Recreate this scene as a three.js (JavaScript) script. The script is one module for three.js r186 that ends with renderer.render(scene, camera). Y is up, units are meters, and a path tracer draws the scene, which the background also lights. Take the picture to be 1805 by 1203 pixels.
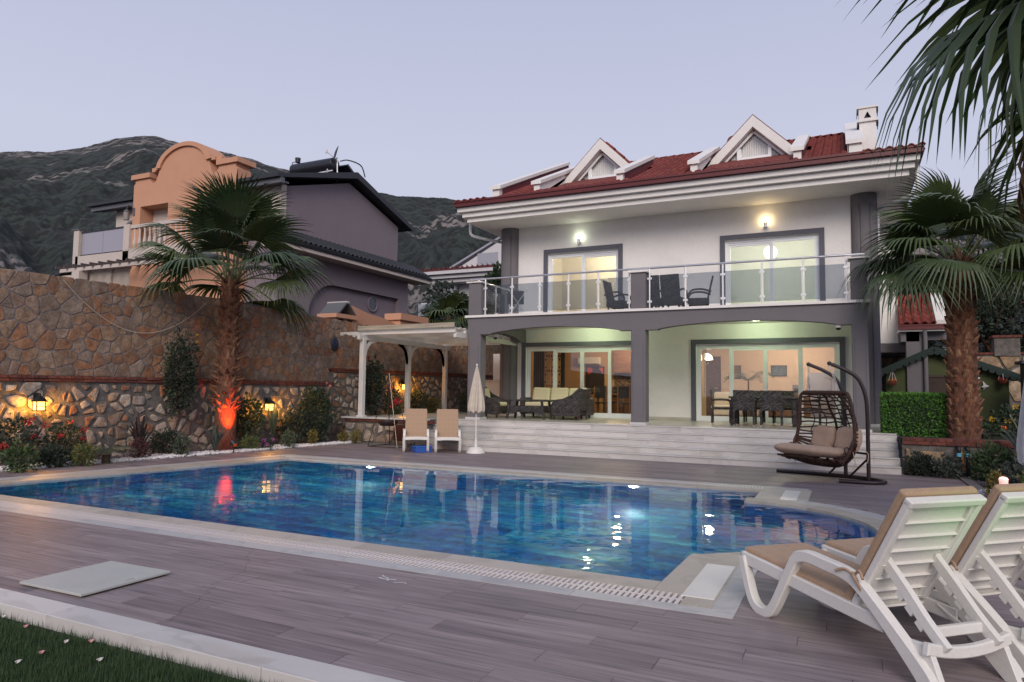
import * as THREE from 'three';
import { mergeGeometries } from 'three/addons/utils/BufferGeometryUtils.js';
import { RoundedBoxGeometry } from 'three/addons/geometries/RoundedBoxGeometry.js';

// ---------------------------------------------------------------- camera, sky, sun, exposure
const scene = new THREE.Scene();
const R = a => a * Math.PI / 180;
const camera = new THREE.PerspectiveCamera(52.37, 1024 / 682, 0.1, 6000);
camera.rotation.order = 'YXZ';
camera.position.set(0, 1.6, 0);
camera.rotation.set(R(4.03), R(25.77), R(0.68));
const renderer = new THREE.WebGLRenderer({ antialias: true });
renderer.toneMapping = THREE.LinearToneMapping;
renderer.toneMappingExposure = 1.6;
renderer.shadowMap.enabled = true;

const SUN = new THREE.Vector3(0.34, 0.5, 0.8).normalize();   // the afterglow, low behind the camera
{ // dusk sky: pale lavender band, deeper blue overhead, warmer towards the afterglow
  const W = 512, H = 256, d = new Float32Array(W * H * 4);
  const stops = [[0, .590, .565, .690], [8, .575, .580, .725], [18, .560, .590, .740], [32, .465, .495, .670], [55, .36, .41, .60], [90, .29, .35, .54]];
  for (let j = 0; j < H; j++) {
    const e = Math.max(0, (j + .5) / H * 180 - 90);
    let k = 0; while (k < stops.length - 2 && e > stops[k + 1][0]) k++;
    const a = stops[k], b = stops[k + 1], t = Math.min(1, (e - a[0]) / (b[0] - a[0]));
    for (let i = 0; i < W; i++) {
      const az = ((i + .5) / W - .5) * 2 * Math.PI, x = Math.cos(az), z = Math.sin(az);
      const c = Math.max(0, x * SUN.x + z * SUN.z), g = .16 * c * c * Math.exp(-e / 30);
      const o = (j * W + i) * 4;
      for (let n = 0; n < 3; n++) d[o + n] = (a[n + 1] + (b[n + 1] - a[n + 1]) * t) * .645 * (1 + g * [1.5, 1, .5][n]);
      d[o + 3] = 1;
    }
  }
  const sky = new THREE.DataTexture(d, W, H, THREE.RGBAFormat, THREE.FloatType);
  sky.mapping = THREE.EquirectangularReflectionMapping; sky.magFilter = THREE.LinearFilter; sky.needsUpdate = true;
  scene.background = sky; scene.environment = sky;
  scene.backgroundIntensity = 1; scene.environmentIntensity = 1;
}
const sun = new THREE.DirectionalLight(new THREE.Color(1, .89, .80), 1.5);
sun.position.copy(SUN).multiplyScalar(60); sun.castShadow = true; sun.shadow.radius = 60;
Object.assign(sun.shadow.camera, { left: -40, right: 40, top: 40, bottom: -40, near: 1, far: 150 });
sun.shadow.mapSize.set(2048, 2048);
scene.add(sun); scene.add(sun.target);

// ---------------------------------------------------------------- helpers
function RNG(s) { return () => { s |= 0; s = s + 0x6D2B79F5 | 0; let t = Math.imul(s ^ s >>> 15, 1 | s); t = t + Math.imul(t ^ t >>> 7, 61 | t) ^ t; return ((t ^ t >>> 14) >>> 0) / 4294967296; }; }
const hash = (x, y, s = 0) => { let h = Math.imul(x | 0, 374761393) + Math.imul(y | 0, 668265263) + Math.imul(s | 0, 974711) | 0; h = Math.imul(h ^ h >>> 13, 1274126177); return ((h ^ h >>> 16) >>> 0) / 4294967296; };
const mod = (a, n) => ((a % n) + n) % n, lerp = (a, b, t) => a + (b - a) * t, clamp = (x, a = 0, b = 1) => Math.min(b, Math.max(a, x)), sstep = (a, b, x) => { const t = clamp((x - a) / (b - a)); return t * t * (3 - 2 * t); };
function vnoise(x, y, px, py, s) { const i = Math.floor(x), j = Math.floor(y), f = x - i, g = y - j, u = f * f * (3 - 2 * f), v = g * g * (3 - 2 * g), h = (a, b) => hash(mod(a, px), mod(b, py), s); return lerp(lerp(h(i, j), h(i + 1, j), u), lerp(h(i, j + 1), h(i + 1, j + 1), u), v); }
function fbm(u, v, fx, fy, oct, s) { let a = .5, t = 0, n = 0; for (let o = 0; o < oct; o++) { t += a * vnoise(u * fx, v * fy, fx, fy, s + o * 17); n += a; a *= .5; fx *= 2; fy *= 2; } return t / n; }
function tex(w, h, fn, srgb = true) {
  const d = new Uint8Array(w * h * 4);
  for (let j = 0; j < h; j++) for (let i = 0; i < w; i++) { const c = fn((i + .5) / w, (j + .5) / h, i, j), o = (j * w + i) * 4; if (typeof c === 'number') d[o] = d[o + 1] = d[o + 2] = clamp(c) * 255; else { d[o] = clamp(c[0]) * 255; d[o + 1] = clamp(c[1]) * 255; d[o + 2] = clamp(c[2]) * 255; } d[o + 3] = 255; }
  const t = new THREE.DataTexture(d, w, h, THREE.RGBAFormat); t.wrapS = t.wrapT = THREE.RepeatWrapping; t.magFilter = THREE.LinearFilter; t.minFilter = THREE.LinearMipmapLinearFilter; t.generateMipmaps = true; if (srgb) t.colorSpace = THREE.SRGBColorSpace; t.needsUpdate = true; return t;
}
const rep = (t, mx, my = mx, data = false) => { const c = t.clone(); c.repeat.set(1 / mx, 1 / my); if (data) c.colorSpace = THREE.NoColorSpace; c.needsUpdate = true; return c; };
const lin = (r, g, b) => new THREE.Color().setRGB(r, g, b);
// mat(linear colour, roughness, {map, size, bump, bs, ...physical})
function mat(c, rough = .8, o = {}) {
  const phys = ['transmission', 'sheen', 'clearcoat', 'ior', 'thickness', 'attenuationColor', 'attenuationDistance', 'specularIntensity'].some(k => k in o);
  const m = new (phys ? THREE.MeshPhysicalMaterial : THREE.MeshStandardMaterial)({ color: Array.isArray(c) ? lin(...c) : c, roughness: rough, side: THREE.DoubleSide });
  const { map, size = 1, sizey = size, bump, bs = .004, bsize = size, bsizey = sizey, ...rest } = o;
  if (map) m.map = rep(map, size, sizey);
  if (bump) { m.bumpMap = rep(bump, bsize, bsizey, true); m.bumpScale = bs; }
  Object.assign(m, rest); return m;
}
const taken = new Map();
const numbered = n => { const k = taken.get(n) || 0; taken.set(n, k + 1); return k ? n + '_' + String(k).padStart(3, '0') : n; };
function uvBox(g) { // uv in metres, projected along each face's main axis
  if (g.index) g = g.toNonIndexed();
  const p = g.attributes.position, n = p.count, uv = new Float32Array(n * 2), a = new THREE.Vector3(), b = new THREE.Vector3(), c = new THREE.Vector3();
  for (let i = 0; i < n; i += 3) {
    a.fromBufferAttribute(p, i); b.fromBufferAttribute(p, i + 1).sub(a); c.fromBufferAttribute(p, i + 2).sub(a); b.cross(c);
    const x = Math.abs(b.x), y = Math.abs(b.y), z = Math.abs(b.z), ax = y >= x && y >= z ? 1 : x >= z ? 0 : 2;
    for (let k = i; k < i + 3; k++) { const X = p.getX(k), Y = p.getY(k), Z = p.getZ(k); uv[2 * k] = ax === 0 ? Z : X; uv[2 * k + 1] = ax === 1 ? Z : Y; }
  }
  g.setAttribute('uv', new THREE.BufferAttribute(uv, 2)); return g;
}
function join(list) { list = list.flat(9).filter(Boolean).map(g => { if (g.index) g = g.toNonIndexed(); for (const k of Object.keys(g.attributes)) if (!['position', 'normal', 'uv', 'color'].includes(k)) g.deleteAttribute(k); return g; });
  if (list.length === 1) return list[0];
  const all = k => list.every(g => g.attributes[k]); for (const k of ['normal', 'uv', 'color']) if (!all(k)) for (const g of list) g.deleteAttribute(k);
  for (const g of list) g.morphAttributes = {};
  return mergeGeometries(list, false); }
function part(parent, name, geo, m, keepuv = false) {
  let g = Array.isArray(geo) ? join(geo) : geo;
  if (!keepuv) g = uvBox(g);
  if (!g.attributes.normal) g.computeVertexNormals();
  const o = new THREE.Mesh(g, m); o.name = name; o.castShadow = o.receiveShadow = true; parent.add(o); return o;
}
function thing(name, label, category, pos = [0, 0, 0], turn = 0, group) { const o = new THREE.Group(); o.name = numbered(name); o.position.set(...pos); o.rotation.y = turn; o.userData = { label, category }; if (group) o.userData.group = group; scene.add(o); return o; }
function struct(name, label) { const o = new THREE.Group(); o.name = numbered(name); o.userData = { kind: 'structure', label }; scene.add(o); return o; }
function solo(name, label, category, geo, m, group, keepuv) { const o = part(scene, numbered(name), geo, m, keepuv); o.userData = { label, category }; if (group) o.userData.group = group; return o; }
function dup(src, label, pos, turn = src.rotation.y, group) { const c = src.clone(); c.name = numbered(src.name.replace(/_\d{3}$/, '')); c.userData = { ...src.userData, label }; if (group) c.userData.group = group; c.position.set(...pos); c.rotation.y = turn; scene.add(c); return c; }
const bx = (x0, x1, y0, y1, z0, z1) => new THREE.BoxGeometry(Math.abs(x1 - x0), Math.abs(y1 - y0), Math.abs(z1 - z0)).translate((x0 + x1) / 2, (y0 + y1) / 2, (z0 + z1) / 2);
const rb = (x0, x1, y0, y1, z0, z1, r = .01, s = 2) => new RoundedBoxGeometry(x1 - x0, y1 - y0, z1 - z0, s, r).translate((x0 + x1) / 2, (y0 + y1) / 2, (z0 + z1) / 2);
const V = (x, y, z) => new THREE.Vector3(x, y, z);
const tube = (pts, r, seg = 8, n = 0, closed = false) => new THREE.TubeGeometry(new THREE.CatmullRomCurve3(pts.map(p => V(...p)), closed, 'catmullrom', .5), n || Math.max(4, pts.length * 5), r, seg, closed);
function rod(a, b, r, seg = 8, r2 = r) { const A = V(...a), B = V(...b), d = B.clone().sub(A), l = d.length(); return new THREE.CylinderGeometry(r2, r, l, seg).applyQuaternion(new THREE.Quaternion().setFromUnitVectors(V(0, 1, 0), d.normalize())).translate((A.x + B.x) / 2, (A.y + B.y) / 2, (A.z + B.z) / 2); }
function beam(a, b, w, h) { // square bar from a to b, w across, h deep
  const A = V(...a), B = V(...b), d = B.clone().sub(A), l = d.length(); d.normalize(); const s = Math.abs(d.y) > .999 ? V(1, 0, 0) : V(0, 1, 0).cross(d).normalize(), u = d.clone().cross(s).normalize();
  return new THREE.BoxGeometry(w, h, l).applyMatrix4(new THREE.Matrix4().makeBasis(s, u, d)).translate((A.x + B.x) / 2, (A.y + B.y) / 2, (A.z + B.z) / 2); }
const cyl = (x, z, y0, y1, r0, r1 = r0, seg = 24) => new THREE.CylinderGeometry(r1, r0, y1 - y0, seg).translate(x, (y0 + y1) / 2, z);
function shape(pts) { const s = new THREE.Shape(); pts.forEach((p, i) => i ? s.lineTo(p[0], p[1]) : s.moveTo(p[0], p[1])); s.closePath(); return s; }
const ext = (pts, depth, holes = [], bevel = 0) => { const s = shape(pts); for (const h of holes) s.holes.push(new THREE.Path(h.map(p => new THREE.Vector2(...p)))); return new THREE.ExtrudeGeometry(s, { depth, bevelEnabled: bevel > 0, bevelSize: bevel, bevelThickness: bevel, bevelSegments: 1, curveSegments: 10 }); };
// polygon [[x,z]...] lying flat, extruded from y0 up to y1
const slab = (pts, y0, y1, holes = []) => ext(pts.map(([x, z]) => [x, -z]), y1 - y0, holes.map(h => h.map(([x, z]) => [x, -z]))).rotateX(-Math.PI / 2).translate(0, y0, 0);
function clip(poly, nx, ny, c) { const out = []; for (let i = 0; i < poly.length; i++) { const a = poly[i], b = poly[(i + 1) % poly.length], da = nx * a[0] + ny * a[1] - c, db = nx * b[0] + ny * b[1] - c; if (da <= 0) out.push(a); if ((da < 0 && db > 0) || (da > 0 && db < 0)) { const t = da / (da - db); out.push([a[0] + (b[0] - a[0]) * t, a[1] + (b[1] - a[1]) * t]); } } return out; }
function inset(poly, d) { // convex, counter-clockwise
  let q = poly; for (let i = 0; i < poly.length; i++) { const a = poly[i], b = poly[(i + 1) % poly.length], ex = b[0] - a[0], ey = b[1] - a[1], l = Math.hypot(ex, ey); if (l < 1e-6) continue; const nx = ey / l, ny = -ex / l; q = clip(q, nx, ny, nx * a[0] + ny * a[1] - d); if (q.length < 3) return []; } return q; }
const parea = p => { let s = 0; for (let i = 0; i < p.length; i++) { const a = p[i], b = p[(i + 1) % p.length]; s += a[0] * b[1] - b[0] * a[1]; } return s / 2; };
function band(pts, w, depth, bevel = .006) { // a flat bar that follows a path in the xy plane, centred on z
  const c = new THREE.CatmullRomCurve3(pts.map(p => V(p[0], p[1], 0)), false, 'catmullrom', .5), n = pts.length * 5, L = [], Q = [];
  for (let i = 0; i <= n; i++) { const t = i / n, p = c.getPoint(t), d = c.getTangent(t), ww = (typeof w === 'function' ? w(t) : w) / 2; L.push([p.x - d.y * ww, p.y + d.x * ww]); Q.push([p.x + d.y * ww, p.y - d.x * ww]); }
  return ext([...L, ...Q.reverse()], depth - 2 * bevel, [], bevel).translate(0, 0, -depth / 2 + bevel); }
function voronoi(w, h, cell, rnd, jit = .42, relax = 1) { // convex cells that fill a w x h rectangle
  const nx = Math.max(1, Math.round(w / cell)), ny = Math.max(1, Math.round(h / cell)), P = [];
  for (let j = 0; j < ny; j++) for (let i = 0; i < nx; i++) { if (rnd() < .2 && i && j) continue; const px = (i + .5 + (j % 2 ? .25 : -.25) + (rnd() - .5) * 2 * jit) * w / nx, py = (j + .5 + (rnd() - .5) * 2 * jit) * h / ny; P.push([px, py]); if (rnd() < .2) { const a = rnd() * 6.28, d = cell * (.38 + .2 * rnd()); const qx = px + Math.cos(a) * d, qy = py + Math.sin(a) * d; if (qx > 0 && qx < w && qy > 0 && qy < h) P.push([qx, qy]); } }
  const R2 = (cell * 3.2) ** 2, out = [];
  for (const p of P) { let q = [[0, 0], [w, 0], [w, h], [0, h]]; for (const o of P) { if (o === p) continue; const dx = o[0] - p[0], dy = o[1] - p[1], d2 = dx * dx + dy * dy; if (d2 > R2) continue; q = clip(q, dx, dy, (o[0] * o[0] + o[1] * o[1] - p[0] * p[0] - p[1] * p[1]) / 2); if (q.length < 3) break; } if (q.length > 2) out.push(q); }
  return out; }
function stoneGeo(poly, depth, rnd, dome = .3, rough = .02) { // a stone standing out of z = 0: jagged rim, rounded shoulder, lumpy face
  let cx = 0, cy = 0; for (const p of poly) { cx += p[0]; cy += p[1]; } cx /= poly.length; cy /= poly.length;
  const q = []; for (let i = 0; i < poly.length; i++) { const a = poly[i], b = poly[(i + 1) % poly.length], l = Math.hypot(b[0] - a[0], b[1] - a[1]); const t0 = Math.min(.3, .022 / Math.max(l, .01)); q.push([lerp(a[0], b[0], t0), lerp(a[1], b[1], t0)]); if (l > .28) q.push([lerp(a[0], b[0], .5) + (rnd() - .5) * rough, lerp(a[1], b[1], .5) + (rnd() - .5) * rough]); if (l > .09) q.push([lerp(b[0], a[0], t0), lerp(b[1], a[1], t0)]); }
  const n = q.length, pos = [], idx = [], rings = [[0, 1], [.72, 1], [1, 1 - dome]];
  for (const [z, s] of rings) for (const p of q) pos.push(cx + (p[0] - cx) * s, cy + (p[1] - cy) * s, z === 0 ? -.02 : depth * z + (rnd() - .5) * depth * .25);
  pos.push(cx, cy, depth * 1.12);
  for (let r = 0; r < 2; r++) for (let i = 0; i < n; i++) { const a = r * n + i, b = r * n + (i + 1) % n; idx.push(a, b, b + n, a, b + n, a + n); }
  for (let i = 0; i < n; i++) idx.push(2 * n + i, 2 * n + (i + 1) % n, 3 * n);
  const g = new THREE.BufferGeometry(); g.setAttribute('position', new THREE.Float32BufferAttribute(pos, 3)); g.setIndex(idx); const f = g.toNonIndexed(); f.computeVertexNormals(); return f; }
// ---------------------------------------------------------------- textures (grain and colour only) and materials
const T = {};
T.plaster = tex(512, 512, (u, v) => { const a = fbm(u, v, 4, 4, 4, 1), b = fbm(u, v, 64, 64, 3, 9); return .93 + .045 * (a - .5) + .05 * (b - .5); });
T.rough = tex(512, 512, (u, v) => fbm(u, v, 48, 48, 4, 3), false);
T.wood = tex(1024, 512, (u, v) => { const w = fbm(u, v, 2, 24, 4, 21), s = fbm(u, v, 3, 90, 3, 5), k = fbm(u, v, 6, 10, 3, 77), d = sstep(.58, .8, fbm(u, v, 3, 14, 4, 55)); const g = .80 + .22 * (w - .5) + .20 * (s - .5) + .16 * (k - .5) - .14 * d; return [g, g * .975, g * .985]; });
T.marble = tex(1024, 512, (u, v) => { const n = fbm(u, v, 3, 3, 5, 31), r = 1 - Math.abs(2 * fbm(u + n * .15, v + n * .3, 3, 5, 5, 8) - 1), s = sstep(.86, .99, r), st = sstep(.60, .8, fbm(u, v, 4, 6, 4, 91)); const g = .94 + .06 * (n - .5) - .055 * s - .03 * st; return [g, g * (.995 - .01 * st), g * (.99 - .03 * st)]; });
T.stone = tex(512, 512, (u, v) => { const a = fbm(u, v, 5, 5, 5, 2), b = fbm(u, v, 40, 40, 3, 6), c = sstep(.5, .75, fbm(u, v, 7, 7, 4, 12)); const g = .88 + .5 * (a - .5) + .3 * (b - .5); return [g, g * (1 - .09 * c), g * (1 - .18 * c)]; });
T.rockbump = tex(512, 512, (u, v) => .6 * fbm(u, v, 8, 8, 5, 4) + .4 * fbm(u, v, 40, 40, 3, 14), false);
T.mortar = tex(512, 512, (u, v) => { const a = fbm(u, v, 6, 6, 4, 41), b = fbm(u, v, 70, 70, 2, 42); return .8 + .35 * (a - .5) + .3 * (b - .5); });
T.fabric = tex(256, 256, (u, v, i, j) => { const w = ((i >> 1) + (j >> 1)) % 2; return .90 + .05 * w + .12 * (fbm(u, v, 8, 8, 3, 51) - .5); });
T.wicker = tex(256, 256, (u, v, i, j) => { const cx = (i % 32) / 32, cy = (j % 16) / 16, o = ((j >> 4) % 2) * .5, x = mod(cx + o, 1); const g = Math.sin(Math.PI * cy) * (.5 + .5 * Math.abs(Math.sin(Math.PI * x))); return g; }, false);
T.wickerc = tex(256, 256, (u, v, i, j) => { const o = ((j >> 4) % 2) * 16, k = hash((i + o) >> 5, j >> 4, 3); return .45 + .55 * k; });
T.water = tex(256, 256, (u, v) => .9 + .2 * (fbm(u, v, 8, 8, 3, 61) - .5));
T.pooltile = tex(512, 256, (u, v) => { const a = fbm(u, v, 3, 3, 5, 71), b = fbm(u, v, 14, 10, 4, 72), c = sstep(.45, .75, fbm(u, v, 4, 6, 5, 75)); const g = .90 + .5 * (a - .5) + .4 * (b - .5); return [g * (.70 + .5 * c), g * (.84 + .2 * c), g]; });
T.bark = tex(256, 256, (u, v) => { const a = fbm(u, v, 10, 3, 4, 81), b = fbm(u, v, 40, 6, 3, 82); return .8 + .5 * (a - .5) + .5 * (b - .5); });
T.leaf = tex(256, 256, (u, v) => .8 + .5 * (fbm(u, v, 6, 6, 4, 85) - .5));
T.soil = tex(512, 512, (u, v) => .7 + .7 * (fbm(u, v, 24, 24, 4, 88) - .5));

const C = {};   // the house
C.white = mat([.85, .83, .81], .88, { map: T.plaster, size: 1.7, bump: T.rough, bsize: .5, bs: .0007 });
C.trim = mat([.83, .805, .775], .75, { map: T.plaster, size: 2.3 });
C.grey = mat([.165, .155, .168], .88, { map: T.plaster, size: 1.3, bump: T.rough, bsize: .5, bs: .0008 });
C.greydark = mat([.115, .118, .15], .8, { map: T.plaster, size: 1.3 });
C.pvc = mat([.78, .80, .82], .35);
C.gutter = mat([.10, .012, .014], .45);
C.tile = [[.235, .035, .022], [.26, .042, .028], [.205, .030, .021], [.28, .055, .035]].map(c => mat(c, .75, { map: T.stone, size: .7, bump: T.rockbump, bsize: .3, bs: .004 }));
C.tileback = mat([.16, .03, .02], .85);
C.flash = mat([.13, .02, .025], .7);
C.glass = mat([1, 1, 1], .01, { transmission: 1, thickness: 0, ior: 1.65 });
C.smoke = mat([.66, .69, .72], .02, { transmission: 1, thickness: 0, ior: 1.5 });
C.steel = mat([.72, .70, .70], .28, { metalness: 1 });
C.steelw = mat([.78, .77, .77], .35, { metalness: .6 });
C.marble = [1, .93, 1.05, .97].map((k, i) => mat([.60 * k, .585 * k, .575 * k], .5, { map: T.marble, size: 1.9 + i * .35, sizey: 1.1 }));
C.tilefloor = mat([.50, .48, .42], .35, { map: T.marble, size: 1.7 });
C.joint = mat([.22, .21, .20], .9, { map: T.mortar, size: .5 });
C.black = mat([.012, .012, .013], .5);
C.charcoal = mat([.03, .03, .036], .6);
C.whiteplastic = mat([.76, .74, .70], .42, { map: T.plaster, size: .9 });
C.tan = mat([.42, .285, .19], .95, { map: T.fabric, size: .12, bump: T.fabric, bs: .002, sheen: 1, sheenRoughness: .6, sheenColor: lin(.6, .55, .5) });
C.cream = mat([.68, .62, .42], .95, { map: T.fabric, size: .1, bump: T.fabric, bs: .002 });
C.wicker = mat([.125, .113, .116], .55, { map: T.wickerc, size: .42, bump: T.wicker, bs: .02 });
C.wickerbrown = mat([.105, .042, .024], .55, { map: T.wickerc, size: .3, bump: T.wicker, bs: .006 });
C.brownmetal = mat([.022, .012, .014], .45);
C.pole = mat([.72, .70, .67], .55, { map: T.plaster, size: .7 });
C.brick = [[.165, .050, .036], [.20, .065, .045], [.13, .042, .034]].map(c => mat(c, .9, { map: T.stone, size: .35, bump: T.rockbump, bsize: .2, bs: .006 }));
C.mortar = mat([.185, .165, .15], .95, { map: T.mortar, size: .6, bump: T.rockbump, bsize: .35, bs: .012 });
C.mortarpale = mat([.25, .215, .205], .95, { map: T.mortar, size: .6, bump: T.rockbump, bsize: .35, bs: .010 });
const stoneMats = list => list.map(c => mat(c, .92, { map: T.stone, size: .55 + hash(c[0] * 1e4, 1) * .3, bump: T.rockbump, bsize: .4, bs: .014 }));
C.warmstone = stoneMats([[.30, .185, .115], [.34, .235, .165], [.29, .155, .09], [.30, .205, .15], [.26, .185, .14], [.35, .18, .10], [.30, .225, .175], [.32, .21, .14]]);
C.rubble = stoneMats([[.36, .29, .235], [.42, .35, .29], [.27, .20, .155], [.36, .26, .19], [.24, .17, .13], [.46, .40, .34], [.31, .15, .085], [.33, .28, .25]]);
C.palestone = stoneMats([[.42, .32, .22], [.38, .27, .17], [.34, .19, .09], [.45, .36, .27]]);
C.soil = mat([.035, .024, .018], .98, { map: T.soil, size: .9 });
C.green = ['0.026,0.054,0.017', '0.018,0.040,0.015', '0.042,0.080,0.022', '0.012,0.026,0.012', '0.075,0.105,0.022', '0.16,0.13,0.018', '0.075,0.10,0.055', '0.055,0.012,0.018', '0.030,0.018,0.020', '0.055,0.070,0.058'].map(s => mat(s.split(',').map(Number), .75, { transmission: .25, thickness: 0 }));
C.petal = { red: mat([.42, .015, .018], .8), purple: mat([.35, .08, .30], .8), yellow: mat([.60, .36, .02], .8), orange: mat([.65, .13, .015], .8), white: mat([.55, .50, .47], .8), pink: mat([.52, .24, .24], .8) };
const glow = (c, k) => { const m = mat([.8, .8, .8], .6); m.emissive = lin(...c); m.emissiveIntensity = k; return m; };
function lamp(parent, c, intensity, pos, radius = 2) { const l = new THREE.PointLight(lin(...c), intensity); l.position.set(...pos); l.castShadow = true; l.shadow.radius = radius; parent.add(l); return l; }
// ---------------------------------------------------------------- ground, deck, pool, steps
const wallX = z => -15.1 + (-7.5 - z) * (1.0 / 9.3);          // foot of the garden wall on the left
const deckL = z => -13.95 + (-7.48 - z) * (1.0 / 9.28);       // where the deck meets the planting bed
{
  const g = struct('ground', 'dark earth under and around the garden');
  part(g, 'earth', [slab([[-2500, -2600], [2500, -2600], [2500, 600], [-2500, 600]], -2.6, -2.5)], C.soil);
  part(g, 'garden_soil', [bx(1.9, 14, -.6, -.045, -16.4, 8), slab([[-19, 6], [-19, -17], [-13.4, -17], [-12.9, -16.8], [-13.95, -7.48], [-14.6, -2], [-14.6, 6]], -.6, -.03)], C.soil);
  part(g, 'raised_bed', bx(.98, 14, -.6, .70, -40, -16.42), C.soil);
}
// pool outline
const bulge = (rx, rz, n = 24) => { const o = []; for (let i = 0; i <= n; i++) { const a = -Math.PI / 2 + Math.PI * i / n; o.push([-1.4 + rx * Math.cos(a), -8.98 - rz * Math.sin(a)]); } return o; };
const poolPoly = [[-12.45, -5.9], [-1.44, -5.9], [-1.42, -7.05], ...bulge(1.75, 1.93), [-1.3, -10.93], [-1.3, -12.1], [-11.4, -12.1]];
const grow = (d) => [[-12.45 - d * 1.05, -5.9 + d], [-1.44 + d, -5.9 + d], [-1.42 + d, -7.05], ...bulge(1.75 + d, 1.93 + d, 24).filter(p => p[0] > -1.42 + d), [-1.3 + d, -10.95], [-1.3 + d, -12.1 - d], [-11.4 - d * 1.05, -12.1 - d]];
const LEVEL = -.026;
{
  // deck: wood-grain porcelain planks in running bond, each a piece
  const deck = struct('pool_deck', 'grey-brown wood-look plank paving round the pool');
  const outer = [[deckL(-3.2), -3.2], [9, -3.2], [9, -9], [1.95, -13.35], [1.88, -16.1], [-13.05, -16.75], [deckL(-16.7), -16.7]];
  const hole = grow(.3);
  part(deck, 'joint_bed', slab(outer, -.3, -.006, [hole]), C.joint);
  const W = .2, L = 1.5, cols = [];
  const tones = [[.365, .313, .316], [.325, .277, .284], [.395, .342, .341], [.29, .246, .254], [.352, .302, .303], [.38, .327, .333]];
  const mats = tones.map((c, i) => mat(c, .55, { map: T.wood, size: 1.7 + .13 * i, sizey: .55, bump: T.wood, bs: .0015 }));
  const rnd = RNG(5), planks = [];
  const E = grow(.66), xr = z => { let m = -99; for (let i = 0; i < E.length; i++) { const a = E[i], b = E[(i + 1) % E.length]; if ((a[1] - z) * (b[1] - z) <= 0 && a[1] !== b[1]) { const t = (z - a[1]) / (b[1] - a[1]); m = Math.max(m, a[0] + (b[0] - a[0]) * t); } } return m; }, xl = z => lerp(-13.12, -12.08, (z + 5.25) / -7.5);
  for (let k = 0; k < 70; k++) {
    const z1 = -3.27 - k * W, z0 = z1 - W; if (z1 < -16.0) break;
    let left = Math.min(deckL(z1), deckL(z0)) + .02, right = z1 > -9 ? 4.2 : z1 > -13.35 ? lerp(4.2, 1.95, (z1 + 9) / -4.35) : 1.9; left = Math.max(left, z1 > -6 ? -14 : -20);
    const runs = [];
    if (z1 > -5.2 || z0 < -12.8) runs.push([left, right]); else { runs.push([left, xl((z0 + z1) / 2)]); const a = Math.min(xr(z0 + .001), xr(z1 - .001)); runs.push([a - .02, right]); }
    const off = mod(k * .57 + rnd() * .25, 1) * L;
    for (const [a, b] of runs) for (let x = Math.floor((a - off) / L) * L + off; x < b; x += L) { const x0 = Math.max(a, x), x1 = Math.min(b, x + L); if (x1 - x0 < .04) continue; planks.push([x0, x1, Math.max(z0, -16.05), z1]); }
  }
  planks.sort((p, q) => ((p[0] + p[1]) / 2) ** 2 + p[3] ** 2 - ((q[0] + q[1]) / 2) ** 2 - q[3] ** 2);
  const rest = mats.map(() => []);
  planks.forEach((p, i) => { const k = Math.floor(rnd() * mats.length), h = (rnd() - .5) * .0016, geo = bx(p[0] + .0018, p[1] - .0018, -.02, h, p[2] + .0018, p[3] - .0018); if (i < 300) { const m = part(deck, 'plank', geo, mats[k]); const u = rnd() * 7, v = rnd() * 5, at = m.geometry.attributes.uv; for (let n = 0; n < at.count; n++) at.setXY(n, at.getX(n) + u, at.getY(n) + v); } else rest[k].push(geo); });
  rest.forEach((r, k) => { if (r.length) part(deck, 'far_planks', r, mats[k]).userData.kind = 'stuff'; });
  { const cr = (pts, w) => { const P = []; for (let i = 0; i < pts.length - 1; i++) { const [x0, z0] = pts[i], [x1, z1] = pts[i + 1], l = Math.hypot(x1 - x0, z1 - z0), nx = -(z1 - z0) / l * w, nz = (x1 - x0) / l * w, y = .0022; P.push(x0 - nx, y, z0 - nz, x0 + nx, y, z0 + nz, x1 + nx, y, z1 + nz, x0 - nx, y, z0 - nz, x1 + nx, y, z1 + nz, x1 - nx, y, z1 - nz); } const g = new THREE.BufferGeometry(); g.setAttribute('position', new THREE.Float32BufferAttribute(P, 3)); return g; }; const r = RNG(4), path = (x, z, n, dx, dz) => { const o = []; for (let i = 0; i <= n; i++) o.push([x + dx * i / n + (r() - .5) * .05, z + dz * i / n + (r() - .5) * .05]); return o; };
    part(deck, 'crack', [cr(path(-5.3, -5.15, 9, .55, .6), .0012), cr(path(-4.75, -4.55, 12, .12, .45), .0012), cr(path(-4.6, -4.1, 14, .42, .78), .0013)], mat([.10, .085, .085], .9));
    part(deck, 'paint_mark', [cr(path(-3.62, -4.92, 4, .16, -.02), .012), cr(path(-3.6, -4.98, 3, .1, .08), .008), cr(path(-3.42, -4.86, 3, .12, -.03), .007)], mat([.55, .54, .55], .9)); }
  // pale edging along the right-hand bed
  part(deck, 'edging', [beam([1.98, .012, -13.3], [1.98, .012, -16.05], .16, .04), beam([4.3, .012, -8.9], [2.0, .012, -13.3], .16, .04)], mat([.27, .245, .24], .7, { map: T.wood, size: 1.2, sizey: .5 }));
}
{ // kerb along the lawn
  const k = struct('kerb', 'pale marble kerb between the planks and the lawn'); const rnd = RNG(9); let x = -9;
  part(k, 'kerb_bed', bx(-9, 9, -.3, -.02, -3.268, -3.08), C.joint);
  while (x < 3) { const l = .75 + rnd() * .5; part(k, 'kerb_slab', rb(x + .002, x + l - .002, -.16, .006 + rnd() * .003, -3.272, -3.05, .006, 1), C.marble[Math.floor(rnd() * 4)]); x += l; }
}
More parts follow.
